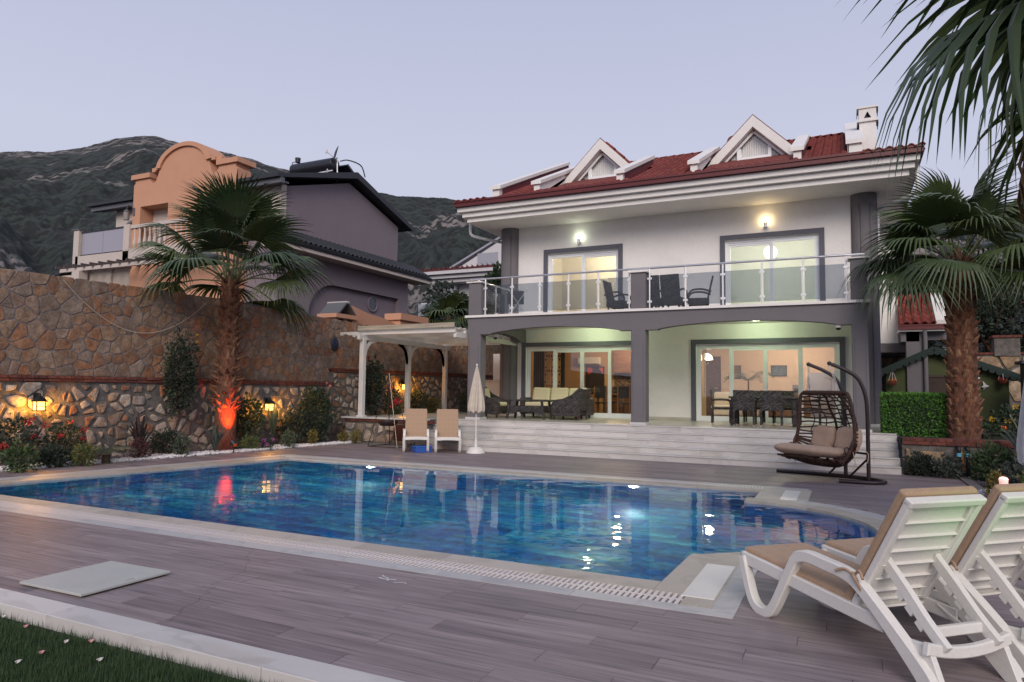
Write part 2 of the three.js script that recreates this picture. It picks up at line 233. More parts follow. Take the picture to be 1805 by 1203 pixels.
{ // lawn
  const lawn = struct('lawn', 'dark short lawn in the near left corner');
  part(lawn, 'turf_soil', bx(-9, 4, -.4, -.085, -3.046, 3), C.soil);
  const blade = new THREE.BufferGeometry(), P = []; const rnd = RNG(33);
  for (let k = 0; k < 5; k++) { const a = rnd() * 6.3, r = .012, x = (rnd() - .5) * .03, z = (rnd() - .5) * .03, w = .0022, h = .030 + rnd() * .03, lx = Math.cos(a) * .02, lz = Math.sin(a) * .02, sx = -Math.sin(a) * w, sz = Math.cos(a) * w; P.push(x - sx, 0, z - sz, x + sx, 0, z + sz, x + lx, h, z + lz); }
  blade.setAttribute('position', new THREE.Float32BufferAttribute(P, 3)); blade.computeVertexNormals();
  const N = 52000, im = new THREE.InstancedMesh(blade, mat([.028, .066, .018], .8, { transmission: .2, thickness: 0 }), N), m = new THREE.Matrix4(), q = new THREE.Quaternion(), c = new THREE.Color();
  im.name = 'grass'; im.userData.kind = 'stuff';
  for (let i = 0; i < N; i++) { let x, z; do { x = -7.6 + rnd() * 5.8; z = -3.04 + rnd() * 1.75; } while (z < -2.98 + (fbm(mod(x * .2, 1), .3, 16, 4, 3, 4)) * .1 - .05 && rnd() < .85); const s = .65 + rnd() * .8; q.setFromAxisAngle(V(0, 1, 0), rnd() * 6.28); m.compose(V(x, -.088, z), q, V(s, s * (.7 + .6 * rnd()), s)); im.setMatrixAt(i, m); const t = .6 + rnd() * .8; im.setColorAt(i, c.setRGB(t * (.85 + .4 * rnd()), t, t * .9)); }
  lawn.add(im);
  const spots = [[-5.40, -2.98, 'white petal lying nearest the kerb corner on the dark lawn', 'white'], [-5.05, -2.93, 'pink petal on the lawn, nearest the marble kerb middle', 'pink'], [-4.53, -2.88, 'brightest white petal on the dark lawn', 'white'], [-4.40, -2.96, 'pale pink petal in the middle of the petals on the lawn', 'pink'], [-4.06, -2.79, 'rightmost pale petal on the dark lawn', 'white'], [-4.48, -2.70, 'two-lobed pink petal on the lawn near the picture edge', 'pink'], [-4.45, -2.55, 'lowest white petal on the lawn', 'white']];
  for (const [x, z, l, c2] of spots) solo('flower_petal', l, 'petal', [new THREE.SphereGeometry(.022, 7, 4, 0, 6.3, 0, 1.4).scale(1, .35, .7).rotateY(x * 9).rotateZ(.3).translate(x, -.036, z), new THREE.SphereGeometry(.016, 6, 4, 0, 6.3, 0, 1.4).scale(.8, .4, 1).rotateX(.5).translate(x + .016, -.034, z + .008)], C.petal[c2], 'fallen petals on the lawn');
}
{ // loose white cover plate
  const o = thing('cover_plate', 'white square access cover lying on the planks', 'cover', [-5.59, .014, -3.78]); o.rotation.z = .006;
  part(o, 'plate', ext([[-.385, -.38], [.385, -.38], [.385, .38], [-.385, .38]], .014, [[[.31, .02], [.34, .02], [.34, .11], [.31, .11]]], .003).rotateX(-Math.PI / 2), mat([.47, .475, .45], .6, { map: T.plaster, size: .8 }));
  part(o, 'finger_slot', bx(.30, .35, -.006, .004, -.12, -.01), mat([.06, .03, .025], .9));
}
{ // coping, overflow grates, pool shell, water
  const cop = struct('pool_coping', 'beige stone coping and white overflow grates round the pool');
  const rnd = RNG(71), beige = [[.47, .43, .375], [.44, .40, .35], [.50, .455, .40], [.42, .375, .315]].map((c, i) => mat(c, .55, { map: T.marble, size: 1.5 + .2 * i, bump: T.rough, bsize: .5, bs: .001 }));
  const pale = [[.49, .49, .495], [.46, .46, .465], [.51, .505, .50]].map((c, i) => mat(c, .5, { map: T.marble, size: 1.3 + .2 * i }));
  const quads = (A, B, inn, out, y, mats, len, name, par = cop) => { // slabs between two rails, cut into lengths
    const n = Math.max(1, Math.round(Math.hypot(B[0] - A[0], B[1] - A[1]) / len)), dx = (B[0] - A[0]), dz = (B[1] - A[1]), l = Math.hypot(dx, dz), nx = -dz / l, nz = dx / l, e = .0018 / l;
    for (let i = 0; i < n; i++) { const t0 = i / n + e, t1 = (i + 1) / n - e, P = (t, d) => [A[0] + dx * t + nx * d, A[1] + dz * t + nz * d]; part(par, name, slab([P(t0, inn), P(t1, inn), P(t1, out), P(t0, out)], y - .05, y + (rnd() - .5) * .002), mats[Math.floor(rnd() * mats.length)]); } };
  // front run
  quads([-12.6, -5.9], [-1.44, -5.9], -.03, .24, .006, beige, 1.0, 'coping_slab');
  quads([-13.1, -5.9], [-.76, -5.9], .52, .68, .004, pale, 1.2, 'edge_strip');
  // back run
  quads([-1.3, -12.1], [-11.4, -12.1], -.03, .24, .006, beige, 1.0, 'coping_slab');
  quads([-.6, -12.1], [-12.1, -12.1], .46, .64, .004, pale, 1.2, 'edge_strip');
  // left run
  quads([-11.4, -12.1], [-12.45, -5.9], -.03, .42, .006, beige, .95, 'coping_slab');
  quads([-11.43, -12.4], [-12.53, -5.6], .42, .68, .004, pale, 1.2, 'edge_strip');
  // the two corner blocks with their white hatches
  part(cop, 'corner_block', slab([[-1.438, -5.9], [-1.438, -5.662], [-1.17, -5.662], [-1.17, -5.40], [-.93, -5.40], [-.93, -7.05], [-1.0, -7.38], [-1.42, -7.02]], -.05, .006), beige[0]);
  part(cop, 'corner_block', slab([[-.93, -5.38], [-.76, -5.38], [-.76, -7.30], [-.93, -7.30]], -.05, .005), pale[0]);
  part(cop, 'hatch', slab([[-1.20, -5.6], [-.95, -5.6], [-.95, -6.72], [-1.20, -6.72]], .004, .013), C.whiteplastic);
  part(cop, 'corner_block', slab([[-1.3, -10.92], [-.9, -11.0], [-.55, -11.3], [-.55, -12.56], [-1.3, -12.56]], -.05, .006), beige[2]);
  part(cop, 'hatch', slab([[-.94, -11.25], [-.71, -11.25], [-.71, -12.33], [-.94, -12.33]], .004, .013), C.whiteplastic);
  // curved coping
  const a0 = bulge(1.72, 1.90, 36), a1 = bulge(2.02, 2.20, 36), a2 = bulge(2.28, 2.46, 36);
  for (let i = 0; i < 36; i += 3) { part(cop, 'coping_slab', slab([a0[i], a0[i + 1], a0[i + 2], a0[i + 3], a1[i + 3], a1[i + 2], a1[i + 1], a1[i]].map(p => p), -.05, .0105 + (i % 2) * .001), beige[i % 4]); if (a2[i][0] > -.8) part(cop, 'edge_strip', slab([a1[i], a1[i + 1], a1[i + 2], a1[i + 3], a2[i + 3], a2[i + 2], a2[i + 1], a2[i]], -.05, .0085), pale[i % 3]); }
  // grates: two rows of bars over a dark channel
  const chan = mat([.05, .045, .045], .9), barm = mat([.62, .57, .545], .45);
  part(cop, 'channel', [bx(-13, -1.17, -.12, -.1, -5.66, -5.38), bx(-12, -.6, -.12, -.1, -12.56, -12.34)], chan);
  const bars = []; for (let x = -1.2; x > -13; x -= .05) for (const r of [0, 1]) bars.push([x, -5.655 + r * .14]);
  const bar = uvBox(bx(-.014, .014, -.02, .004, 0, .128)), far = [];
  bars.forEach(([x, z], i) => { if (i < 300) { const m = part(cop, 'grate_bar', bar, barm, true); m.position.set(x, 0, z); } else far.push(bar.clone().translate(x, 0, z)); });
  for (let x = -.62; x > -12; x -= .05) for (const r of [0, 1]) far.push(bar.clone().translate(x, 0, -12.555 + r * .11));
  part(cop, 'far_grate_bars', far, barm).userData.kind = 'stuff';
  part(cop, 'grate_rail', [bx(-13, -1.17, -.02, .003, -5.527, -5.515), bx(-12, -.6, -.02, .003, -12.447, -12.437)], barm);

  // shell
  const pool = struct('swimming_pool', 'pool basin lined with mottled blue tiles');
  const D = -1.5;
  const blues = [[.05, .50, .72], [.03, .36, .66], [.08, .66, .78], [.16, .78, .80], [.032, .42, .68], [.08, .60, .76]].map((c, i) => mat(c, .3, { map: T.pooltile, size: .9 + .17 * i, sizey: .8 }));
  const groutm = mat([.10, .22, .32], .8);
  part(pool, 'basin_floor', slab([[-13.4, -5.5], [1.2, -5.5], [1.2, -12.6], [-13.4, -12.6]], D - .1, D - .012), groutm);
  const inside = (x, z) => { let c = false; for (let i = 0, j = poolPoly.length - 1; i < poolPoly.length; j = i++) { const a = poolPoly[i], b = poolPoly[j]; if ((a[1] > z) !== (b[1] > z) && x < (b[0] - a[0]) * (z - a[1]) / (b[1] - a[1]) + a[0]) c = !c; } return c; };
  const tl = []; for (let j = 0; j < 24; j++) for (let i = -1; i < 24; i++) { const x = -12.9 + i * .6 + (j % 2) * .3, z = -5.85 - j * .3; if ([[0, 0], [.6, 0], [0, -.3], [.6, -.3], [.3, -.15]].some(([a, b]) => inside(x + a, z + b))) tl.push([x, z]); }
  tl.sort((p, q) => p[0] ** 2 + p[1] ** 2 - q[0] ** 2 - q[1] ** 2);
  const tg = [0, 1, 2, 3].map(k => { const g = uvBox(bx(.002, .598, -.012, 0, -.298, -.002)); const u = g.attributes.uv; for (let n = 0; n < u.count; n++) u.setXY(n, u.getX(n) + k * .83, u.getY(n) + k * .41); return g; }), trest = blues.map(() => []);
  tl.forEach(([x, z], i) => { const k = Math.floor(rnd() * 6), g = tg[Math.floor(rnd() * 4)]; if (i < 290) part(pool, 'floor_tile', g, blues[k], true).position.set(x, D, z); else trest[k].push(g.clone().translate(x, D, z)); });
  // walls: a backing and tiles on it
  const wg = []; for (let i = 0; i < poolPoly.length; i++) { const a = poolPoly[i], b = poolPoly[(i + 1) % poolPoly.length], dx = b[0] - a[0], dz = b[1] - a[1], l = Math.hypot(dx, dz); if (l < .02) continue; const nx = -dz / l, nz = dx / l; // outward? flip by test
    const mx = (a[0] + b[0]) / 2, mz = (a[1] + b[1]) / 2, s = inside(mx + nx * .02, mz + nz * .02) ? -1 : 1;
    wg.push(slab([[a[0], a[1]], [b[0], b[1]], [b[0] + s * nx * .2, b[1] + s * nz * .2], [a[0] + s * nx * .2, a[1] + s * nz * .2]], D - .1, -.046));
    if (l > .3) { const n = Math.round(l / .6); for (let r = 0; r < 5; r++) for (let t = 0; t < n; t++) { const o = r % 2 ? .5 : 0, t0 = (t + o) / n, t1 = Math.min(1, (t + 1 + o) / n) - .003 / l; if (t1 <= t0) continue; const P = (q, d) => [a[0] + dx * q - s * nx * d, a[1] + dz * q - s * nz * d]; trest[Math.floor(rnd() * 6)].push(slab([P(t0, -.002), P(t1, -.002), P(t1, .008), P(t0, .008)], D + r * .29, D + r * .29 + .287)); } } else trest[1].push(slab([[a[0], a[1]], [b[0], b[1]], [b[0] - s * nx * .008, b[1] - s * nz * .008], [a[0] - s * nx * .008, a[1] - s * nz * .008]], D, -.05)); }
  part(pool, 'basin_wall', wg, groutm);
  trest.forEach((r, k) => { if (r.length) part(pool, 'wall_tiles', r, blues[k]).userData.kind = 'stuff'; });
  for (const [x, l] of [[-3.41, 'right'], [-9.09, 'left']]) {  const o = thing('pool_lamp', `lit round lamp in the far pool wall, ${l} one of the two`, 'lamp', [x, -.30, -12.09], 0, 'underwater lamps'); part(o, 'lamp_lens', new THREE.CylinderGeometry(.10, .10, .03, 20).rotateX(Math.PI / 2).translate(0, 0, .015), glow([.95, 1, 1], 1.6)); part(o, 'lamp_ring', new THREE.TorusGeometry(.115, .014, 6, 24).translate(0, 0, .02), C.whiteplastic); const sp = new THREE.SpotLight(lin(.80, 1, .95), l === 'right' ? 5 : 2.5, 0, 1.35, 1); sp.position.set(0, 0, .06); sp.target.position.set(.3, -.35, 3); sp.castShadow = true; sp.shadow.radius = 4; o.add(sp); o.add(sp.target); }

  // water: a wavy top and a body that reaches into the shell
  const wx0 = -12.9, wx1 = .5, wz0 = -12.2, wz1 = -5.8, nx = 320, nz = 160, pos = [], nor = [], idx = [];
  const waves = []; const wr = RNG(123); for (let k = 0; k < 44; k++) { const lam = .10 * Math.pow(11, wr()), a = (wr() - .5) * 2.1 + 1.35; waves.push([Math.cos(a) * 6.283 / lam, Math.sin(a) * 6.283 / lam, wr() * 6.28, .00022 * Math.pow(lam, 1.0) * (.5 + wr())]); }
  for (let j = 0; j <= nz; j++) for (let i = 0; i <= nx; i++) { const x = lerp(wx0, wx1, i / nx), z = lerp(wz0, wz1, j / nz); let h = 0, gx = 0, gz = 0; const patch = .35 + 1.3 * sstep(.3, .75, fbm(mod(x / 14, 1), mod(z / 14, 1), 5, 5, 2, 8)); for (const [kx, kz, p, A] of waves) { const t = kx * x + kz * z + p, s = Math.sin(t) * A * patch, c = Math.cos(t) * A * patch; h += s; gx += c * kx; gz += c * kz; } pos.push(x, h, z); const l = Math.hypot(gx, 1, gz); nor.push(-gx / l, 1 / l, -gz / l); }
  for (let j = 0; j < nz; j++) for (let i = 0; i < nx; i++) { const a = j * (nx + 1) + i, b = a + nx + 1; idx.push(a, b, a + 1, a + 1, b, b + 1); }
  // sides and bottom
  const base = pos.length / 3, ring = []; for (let i = 0; i < nx; i++) ring.push(i); for (let j = 0; j < nz; j++) ring.push(j * (nx + 1) + nx); for (let i = nx; i > 0; i--) ring.push(nz * (nx + 1) + i); for (let j = nz; j > 0; j--) ring.push(j * (nx + 1));
  for (const v of ring) { pos.push(pos[3 * v], D - LEVEL - .05, pos[3 * v + 2]); nor.push(0, -1, 0); }
  ring.forEach((v, k) => { const n = (k + 1) % ring.length; idx.push(v, ring[n], base + k, ring[n], base + n, base + k); });
  pos.push(-6, D - LEVEL - .05, -9); nor.push(0, -1, 0); const cen = pos.length / 3 - 1; ring.forEach((v, k) => idx.push(cen, base + k, base + (k + 1) % ring.length));
  const wgeo = new THREE.BufferGeometry(); wgeo.setAttribute('position', new THREE.Float32BufferAttribute(pos, 3)); wgeo.setAttribute('normal', new THREE.Float32BufferAttribute(nor, 3)); wgeo.setIndex(idx);
  const wm = mat([1, 1, 1], 0, { transmission: 1, thickness: 1.4, ior: 1.33, attenuationColor: lin(.62, .89, .96), attenuationDistance: 4.5 });
  const water = new THREE.Mesh(wgeo, wm); water.name = 'water'; water.userData = { kind: 'structure', label: 'still blue pool water with fine ripples' }; water.position.y = LEVEL; water.receiveShadow = true; scene.add(water);
}
{ // marble steps and terrace
  const st = struct('terrace_steps', 'five wide white marble steps up to the terrace'); const rnd = RNG(14);
  for (let i = 0; i < 5; i++) {
    const z = -16.0 - .3 * i, y = .15 * i; let x = -10.62 + (i === 0 ? .0 : 0) , k = 0;
    while (x < .93) { const l = Math.min(.95 - x, 1.55 + rnd() * .8), e = x + l > .6 ? .95 : x + l; part(st, 'riser_slab', bx(x + .0015, e - .0015, y, y + .122, z - .03, z), C.marble[Math.floor(rnd() * 4)]); part(st, 'tread_slab', rb(x + .0015, e - .0015, y + .122, y + .15, z - .33, z + .018, .006, 1), C.marble[Math.floor(rnd() * 4)]); x = e; }
    part(st, 'step_core', bx(-10.6, .93, y - .02, y + .12, z - .5, z - .03), C.joint);
  }
  part(st, 'end_wall', [0, 1, 2, 3, 4].map(i => bx(.951, .99, 0, .15 * i + .12, -17.3, -16.02 - .3 * i)), C.grey);
  const te = struct('terrace', 'pale tiled terrace under the balcony and pergola');
  part(te, 'terrace_core', [bx(-14.6, .95, -.2, .735, -31, -17.5), bx(-13.6, -10.62, -.2, .735, -17.5, -16.75)], C.joint);
  const tm = [[.46, .44, .385], [.43, .415, .36], [.48, .465, .41]].map((c, i) => mat(c, .32, { map: T.marble, size: 1.4 + .3 * i })), rest = [[], [], []]; let n = 0; const list = [];
  for (let z = -17.5; z > -24.2; z -= .6) for (let x = .95; x > -14.4; x -= .6) { if (z < -20.6 && x > -10.6) continue; list.push([Math.max(x - .6, -14.6), x, z - .6, z]); }
  for (let x = -10.62; x > -13.5; x -= .6) list.push([Math.max(x - .6, -13.6), x, -17.5, -16.73]);
  list.forEach(([a, b, c, d]) => { const g = bx(a + .002, b - .002, .72, .748, c + .002, d - .002), k = Math.floor(rnd() * 3); if (n++ < 290) part(te, 'floor_tile', g, tm[k]); else rest[k].push(g); });
  rest.forEach((r, k) => { if (r.length) part(te, 'far_floor_tiles', r, tm[k]).userData.kind = 'stuff'; });
}
// ---------------------------------------------------------------- the villa
const DS = 1.0;   // pitch of the dormers
const roofY = z => 7.62 + (-19.25 - z) * .43;
const house = thing('villa', 'white two storey villa with grey columns and red tiled roof', 'house');
const lenses = [];
{
  const H = house, F = -21, B = -21.25;
  const open = [[-8.85, -6.43, 3.72, 6.11], [-3.17, -.62, 3.72, 6.09], [-9.62, -5.75, .75, 3.03], [-4.04, -.16, .75, 3.02]];
  // facade round the openings
  part(H, 'front_wall', [
    bx(-10.2, -9.62, .72, 3.60, B, F), bx(-5.75, -4.04, .72, 3.60, B, F), bx(-.16, .5, .72, 3.60, B, F), bx(-9.62, -5.75, 3.03, 3.60, B, F), bx(-4.04, -.16, 3.02, 3.60, B, F),
    bx(-10.2, -8.85, 3.60, 7.06, B, F), bx(-6.43, -3.17, 3.60, 7.06, B, F), bx(-.62, .5, 3.60, 7.06, B, F), bx(-8.85, -6.43, 6.11, 7.06, B, F), bx(-3.17, -.62, 6.09, 7.06, B, F), bx(-8.85, -6.43, 3.60, 3.72, B, F), bx(-3.17, -.62, 3.60, 3.72, B, F)], C.white);
  part(H, 'side_wall', bx(-10.2, -9.95, .72, 7.06, -30, B), C.white); part(H, 'side_wall', bx(.25, .5, .72, 7.06, -30, B), C.white); part(H, 'back_wall', bx(-10.2, .5, .72, 7.06, -30.25, -30), C.white);
  part(H, 'side_wing', [bx(.5, 1.5, 3.22, 7.06, -29, -25)], C.white);
  part(H, 'skirting', [bx(-5.75 + .13, -4.04 - .13, .75, .84, F, F + .015)], C.tilefloor);
  // window surrounds, frames and panes
  open.forEach(([x0, x1, y0, y1], n) => {
    const w = .14, t = .045; part(H, 'window_surround', [bx(x0 - w, x0, y0, y1 + w, F, F + t), bx(x1, x1 + w, y0, y1 + w, F, F + t), bx(x0, x1, y1, y1 + w, F, F + t)], n < 2 ? C.greydark : C.greydark);
    const k = n < 2 ? 2 : 4, z0 = F - .16, z1 = F - .08, f = [bx(x0, x0 + .07, y0, y1, z0, z1), bx(x1 - .07, x1, y0, y1, z0, z1), bx(x0 + .07, x1 - .07, y1 - .08, y1, z0, z1), bx(x0 + .07, x1 - .07, y0, y0 + .07, z0, z1)], pw = (x1 - x0 - .14) / k, panes = [];
    const win = part(H, n < 2 ? 'balcony_door' : 'terrace_door', f, C.pvc);
    for (let i = 0; i < k; i++) { const a = x0 + .07 + i * pw, b = a + pw, slide = n < 2 ? i === (n ? 0 : 1) : i === 1 || i === 2, dz = slide ? -.035 : 0, s = .06, g = []; const ya = y0 + .07, yb = y1 - .08 - (slide ? .05 : 0);
      if (slide) g.push(bx(a, b, yb, y1 - .08, z0 + .01, z1 - .03)); g.push(bx(a, a + s, ya, yb, z0 + .015 + dz, z1 - .012 + dz), bx(b - s, b, ya, yb, z0 + .015 + dz, z1 - .012 + dz), bx(a + s, b - s, yb - s, yb, z0 + .015 + dz, z1 - .012 + dz), bx(a + s, b - s, ya, ya + s + .02, z0 + .015 + dz, z1 - .012 + dz));
      part(win, 'sash', g, C.pvc); part(win, 'pane', bx(a + s, b - s, ya + s, yb - s, z0 + .04 + dz, z0 + .044 + dz), C.glass); if (slide && n > 1) part(win, 'door_handle', bx(i === 1 ? b - .045 : a + .02, i === 1 ? b - .02 : a + .045, y0 + 1.0, y0 + 1.16, z1 - .012 + dz, z1 + .03 + dz), C.steelw); } });
  // storey slabs, rooms
  part(H, 'floor_slab', [bx(-9.95, .25, 3.34, 3.70, -30, B), bx(-9.95, .25, 6.88, 7.06, -30, B)], C.white);
  const room = (c) => mat(c, .9, { map: T.plaster, size: 1.9 });
  const wallm = [room([.50, .33, .17]), room([.64, .47, .35]), room([.80, .74, .60]), room([.76, .78, .69])];
  part(H, 'room_wall', [bx(-9.95, -5.2, .76, 3.34, -25.2, -25), bx(-5.2, -5.1, .76, 3.34, -25.2, B), bx(-9.95, -9.93, .76, 3.34, -25, B)], wallm[0]);
  part(H, 'room_wall', [bx(-5.1, .25, .76, 3.34, -25.2, -25), bx(-5.1, -5.08, .76, 3.34, -25, B), bx(.23, .25, .76, 3.34, -25, B)], wallm[1]);
  part(H, 'room_wall', [bx(-9.95, -4.65, 3.70, 6.88, -25.2, -25), bx(-4.65, -4.6, 3.70, 6.88, -25.2, B), bx(-9.95, -9.93, 3.70, 6.88, -25, B)], wallm[2]);
  part(H, 'room_wall', [bx(-4.55, .25, 3.70, 6.88, -25.2, -25), bx(-4.6, -4.55, 3.70, 6.88, -25.2, B), bx(.23, .25, 3.70, 6.88, -25, B)], wallm[3]);
  part(H, 'room_floor', [bx(-9.93, -5.2, .735, .765, -25, B), bx(-5.08, .23, .735, .765, -25, B)], mat([.20, .10, .05], .4, { map: T.wood, size: 1.2, sizey: .4 }));
  part(H, 'room_floor', [bx(-9.93, -4.65, 3.70, 3.72, -25, B), bx(-4.55, .23, 3.70, 3.72, -25, B)], mat([.45, .40, .30], .4, { map: T.wood, size: 1.2, sizey: .4 }));
  // balcony
  part(H, 'balcony_slab', [bx(-9.62, .2, 3.60, 3.70, F, -17.76)], C.white);
  part(H, 'balcony_floor', bx(-9.85, .44, 3.70, 3.715, F, -17.52), C.tilefloor);
  part(H, 'balcony_edge', [bx(-9.95, .52, 3.67, 3.735, -17.56, -17.44), bx(-9.95, -9.85, 3.67, 3.735, F, -17.56), bx(.44, .52, 3.67, 3.735, F, -17.56)], C.trim);
  const arch = (a, b, flat, top) => { const o = [[a, 3.18], [a + flat, 3.18]]; for (let i = 0; i <= 14; i++) { const t = i / 14; o.push([lerp(a + flat, b - flat, t), 3.20 + top * Math.pow(Math.sin(Math.PI * t), .75)]); } o.push([b - flat, 3.18], [b, 3.18]); return o; };
  part(H, 'balcony_beam', [ext([[.46, 3.67], [-9.87, 3.67], [-9.87, 3.18], ...arch(-9.46, -5.03, .32, .15), ...arch(-4.64, .12, .32, .15), [.46, 3.18]], .25).translate(0, 0, -17.75),
    ...[-9.87, .21].map(x => ext([[17.75, 3.67], [21, 3.67], [21, 3.18], [20.6, 3.18], [20.2, 3.30], [19.4, 3.36], [18.6, 3.30], [18.2, 3.18], [17.75, 3.18]], .25).rotateY(Math.PI / 2).translate(x, 0, 0))], C.grey);
  for (const [x0, x1] of [[-9.87, -9.46], [-5.03, -4.64], [.12, .46]]) {
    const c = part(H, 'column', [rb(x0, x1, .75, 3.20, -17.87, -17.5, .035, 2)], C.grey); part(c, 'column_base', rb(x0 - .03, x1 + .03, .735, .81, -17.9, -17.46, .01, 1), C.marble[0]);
    part(c, 'flute_shade', [x0 + .06, x1 - .06].map(x => bx(x - .008, x + .008, .95, 2.85, -17.52, -17.4975)), C.greydark);  // raised darker strips stand in for the shade inside the grooves
    const p = part(H, 'railing_pier', rb(x0, x1, 3.735, 4.68, -17.87, -17.49, .03, 2), C.grey); part(p, 'pier_cap', rb(x0 - .05, x1 + .05, 4.68, 4.72, -17.92, -17.44, .01, 1), C.trim);
  }
  for (const x of [-10.25, .51]) { // large fluted corner columns
    const pts = [], r = .335; for (let i = 0; i < 72; i++) { const a = i / 72 * 6.2832, g = i % 9 === 4; pts.push([Math.cos(a) * (g ? r - .03 : r), Math.sin(a) * (g ? r - .03 : r)]); }
    const rr = []; for (let i = 0; i < 48; i++) { const a = i / 48 * 6.2832; rr.push([Math.cos(a) * r, Math.sin(a) * r]); }
    const c = part(H, 'corner_column', [slab(pts, .80, 6.75).translate(x, 0, -21.08), slab(rr, 6.75, 7.06).translate(x, 0, -21.08)], C.grey); part(c, 'column_base', cyl(x, -21.08, .735, .81, .37), C.marble[1]);
  }
  // eaves: three stepped bands, soffit, gutter
  for (const [n, y0, y1, o] of [['eave_band', 7.06, 7.205, 0], ['eave_band', 7.21, 7.36, .12], ['eave_band', 7.365, 7.52, .24]]) part(H, n, rb(-11.14 - o, 1.51 + o, y0, y1, -31 - o, -19.57 + o, .012, 1), C.trim);
  const gx0 = -11.42, gx1 = 1.80, gz1 = -19.2, gz0 = -31.3, gut = part(H, 'gutter', [bx(gx0, gx1, 7.525, 7.64, gz1 - .12, gz1), bx(gx0 - .02, gx1 + .02, 7.64, 7.70, gz1 - .13, gz1 + .03), bx(gx0, gx0 + .12, 7.525, 7.64, gz0, gz1 - .12), bx(gx0 - .03, gx0 + .12, 7.64, 7.70, gz0, gz1 - .13), bx(gx1 - .12, gx1, 7.525, 7.64, gz0, gz1 - .12), bx(gx1 - .12, gx1 + .03, 7.64, 7.70, gz0, gz1 - .13)], C.gutter);
  for (const s of [-1, 1]) { const x = s > 0 ? 1.74 : -11.36, c = s > 0 ? .86 : -10.62; part(H, 'downpipe', [tube([[x, 7.54, -20.2], [x, 7.1, -20.2], [x, 6.85, -20.22], [x - s * .12, 6.76, -20.35], [lerp(x, c, .6), 6.72, -20.9], [c, 6.68, -21.4], [c, 6.5, -21.45], [c, 5.8, -21.45]], .05, 8, 40)], C.pvc); }
  // roof
  const roof = part(H, 'roof', [ext([[19.3, 7.53], [19.3, 7.6], [26, roofY(-26) - .04], [31.2, 7.6], [31.2, 7.53]], 10.3).rotateY(Math.PI / 2).translate(-10.15, 0, 0),
    ...[[1.72, .46], [-11.34, -10.12]].map(([a, b]) => { const g = new THREE.BufferGeometry(), P = [[a, 7.63, -19.3], [b, 7.63, -19.3], [b, 8.2, -20.6], [a, 7.63, -31.2], [b, 8.2, -30]]; const q = i => P[i]; g.setAttribute('position', new THREE.Float32BufferAttribute([q(0), q(1), q(2), q(0), q(2), q(3), q(3), q(2), q(4)].flat(), 3)); return g; })], C.tileback);
  const prof = [[-.125, .012], [-.08, 0], [-.045, .008], [0, .058], [.05, .07], [.095, .052], [.125, .012]];
  const tileG = (() => { const P = []; const q = (i, t) => [prof[i][0] * (t ? 1 : .93), prof[i][1] + (t ? .030 : .008), t ? .20 : -.22]; for (let i = 0; i < prof.length - 1; i++) { const a = q(i, 1), b = q(i + 1, 1), c = q(i + 1, 0), d = q(i, 0); P.push(...a, ...b, ...c, ...a, ...c, ...d); const e = [a[0], a[1] - .03, a[2]], f = [b[0], b[1] - .03, b[2]]; P.push(...e, ...f, ...b, ...e, ...b, ...a); } const g = new THREE.BufferGeometry(); g.setAttribute('position', new THREE.Float32BufferAttribute(P, 3)); g.computeVertexNormals(); return uvBox(g); })();
  const slope = Math.atan(.43), rnd = RNG(404), tiles = []; // tile z axis runs down the slope
  const cuts = [[-8.85, -5.93], [-3.93, -.98]];
  for (let s = 0; s < 22; s++) { const z = -19.42 - s * .31; if (z < -25.9) break; for (let i = 0; i < 44; i++) { const x = -9.98 + .12 + i * .235; if (x > .12) break; const cut = cuts.some(([a, b]) => x > a - .1 && x < b + .1 && z < -19.75 && z > -22.6); if (cut) continue; tiles.push([x, z]); } }
  tiles.sort((a, b) => (a[0] ** 2 + a[1] ** 2) - (b[0] ** 2 + b[1] ** 2));
  const rest = C.tile.map(() => []);
  tiles.forEach(([x, z], i) => { const k = Math.floor(rnd() * 4), rx = slope, ry = (rnd() - .5) * .03; if (i < 296) { const m = part(roof, 'roof_tile', tileG, C.tile[k], true); m.position.set(x, roofY(z) + .012, z); m.rotation.set(rx, ry, 0); } else rest[k].push(tileG.clone().rotateX(rx).translate(x, roofY(z) + .012, z)); });
  for (let x = .55; x < 1.8; x += .235) rest[0].push(tileG.clone().rotateX(.2).translate(x, 7.68, -19.35)); for (let x = -11.3; x < -10.3; x += .235) rest[1].push(tileG.clone().rotateX(.2).translate(x, 7.68, -19.35));
  for (let z = -19.6; z > -30; z -= .235) rest[2].push(tileG.clone().rotateX(.2).rotateY(Math.PI / 2).translate(1.66, 7.68, z));
  for (let x = -10; x < .1; x += .34) rest[3].push(tileG.clone().scale(1, 1.3, 1).rotateY(Math.PI / 2).translate(x, roofY(-26) - .01, -26)); // ridge
  rest.forEach((r, k) => part(roof, 'far_roof_tiles', r, C.tile[k]).userData.kind = 'stuff');
  // raking parapets
  const rake = (x0, x1, za, zb, h, name) => { const p = part(H, name, ext([[-za, 7.56], [-za, roofY(za) + h - .11], [-zb, roofY(zb) + h - .11], [-zb, roofY(zb) - .3], [-za - .4, 7.56]], x1 - x0).rotateY(Math.PI / 2).translate(x0, 0, 0), C.white);
    part(p, 'parapet_coping', ext([[-za - .07, roofY(za) + h - .14], [-za - .07, roofY(za) + h - .03], [-zb, roofY(zb) + h], [-zb, roofY(zb) + h - .11]], x1 - x0 + .14).rotateY(Math.PI / 2).translate(x0 - .07, 0, 0), C.trim); return p; };
  const lining = (p, x, za, zb, h, o) => part(p, 'parapet_lining', ext([[-za + .06, roofY(za)], [-za + .06, roofY(za) + h - .13], [-zb, roofY(zb) + h - .12], [-zb, roofY(zb)]], .012).rotateY(Math.PI / 2).translate(x - (o > 0 ? -.001 : .013), 0, 0), C.flash);
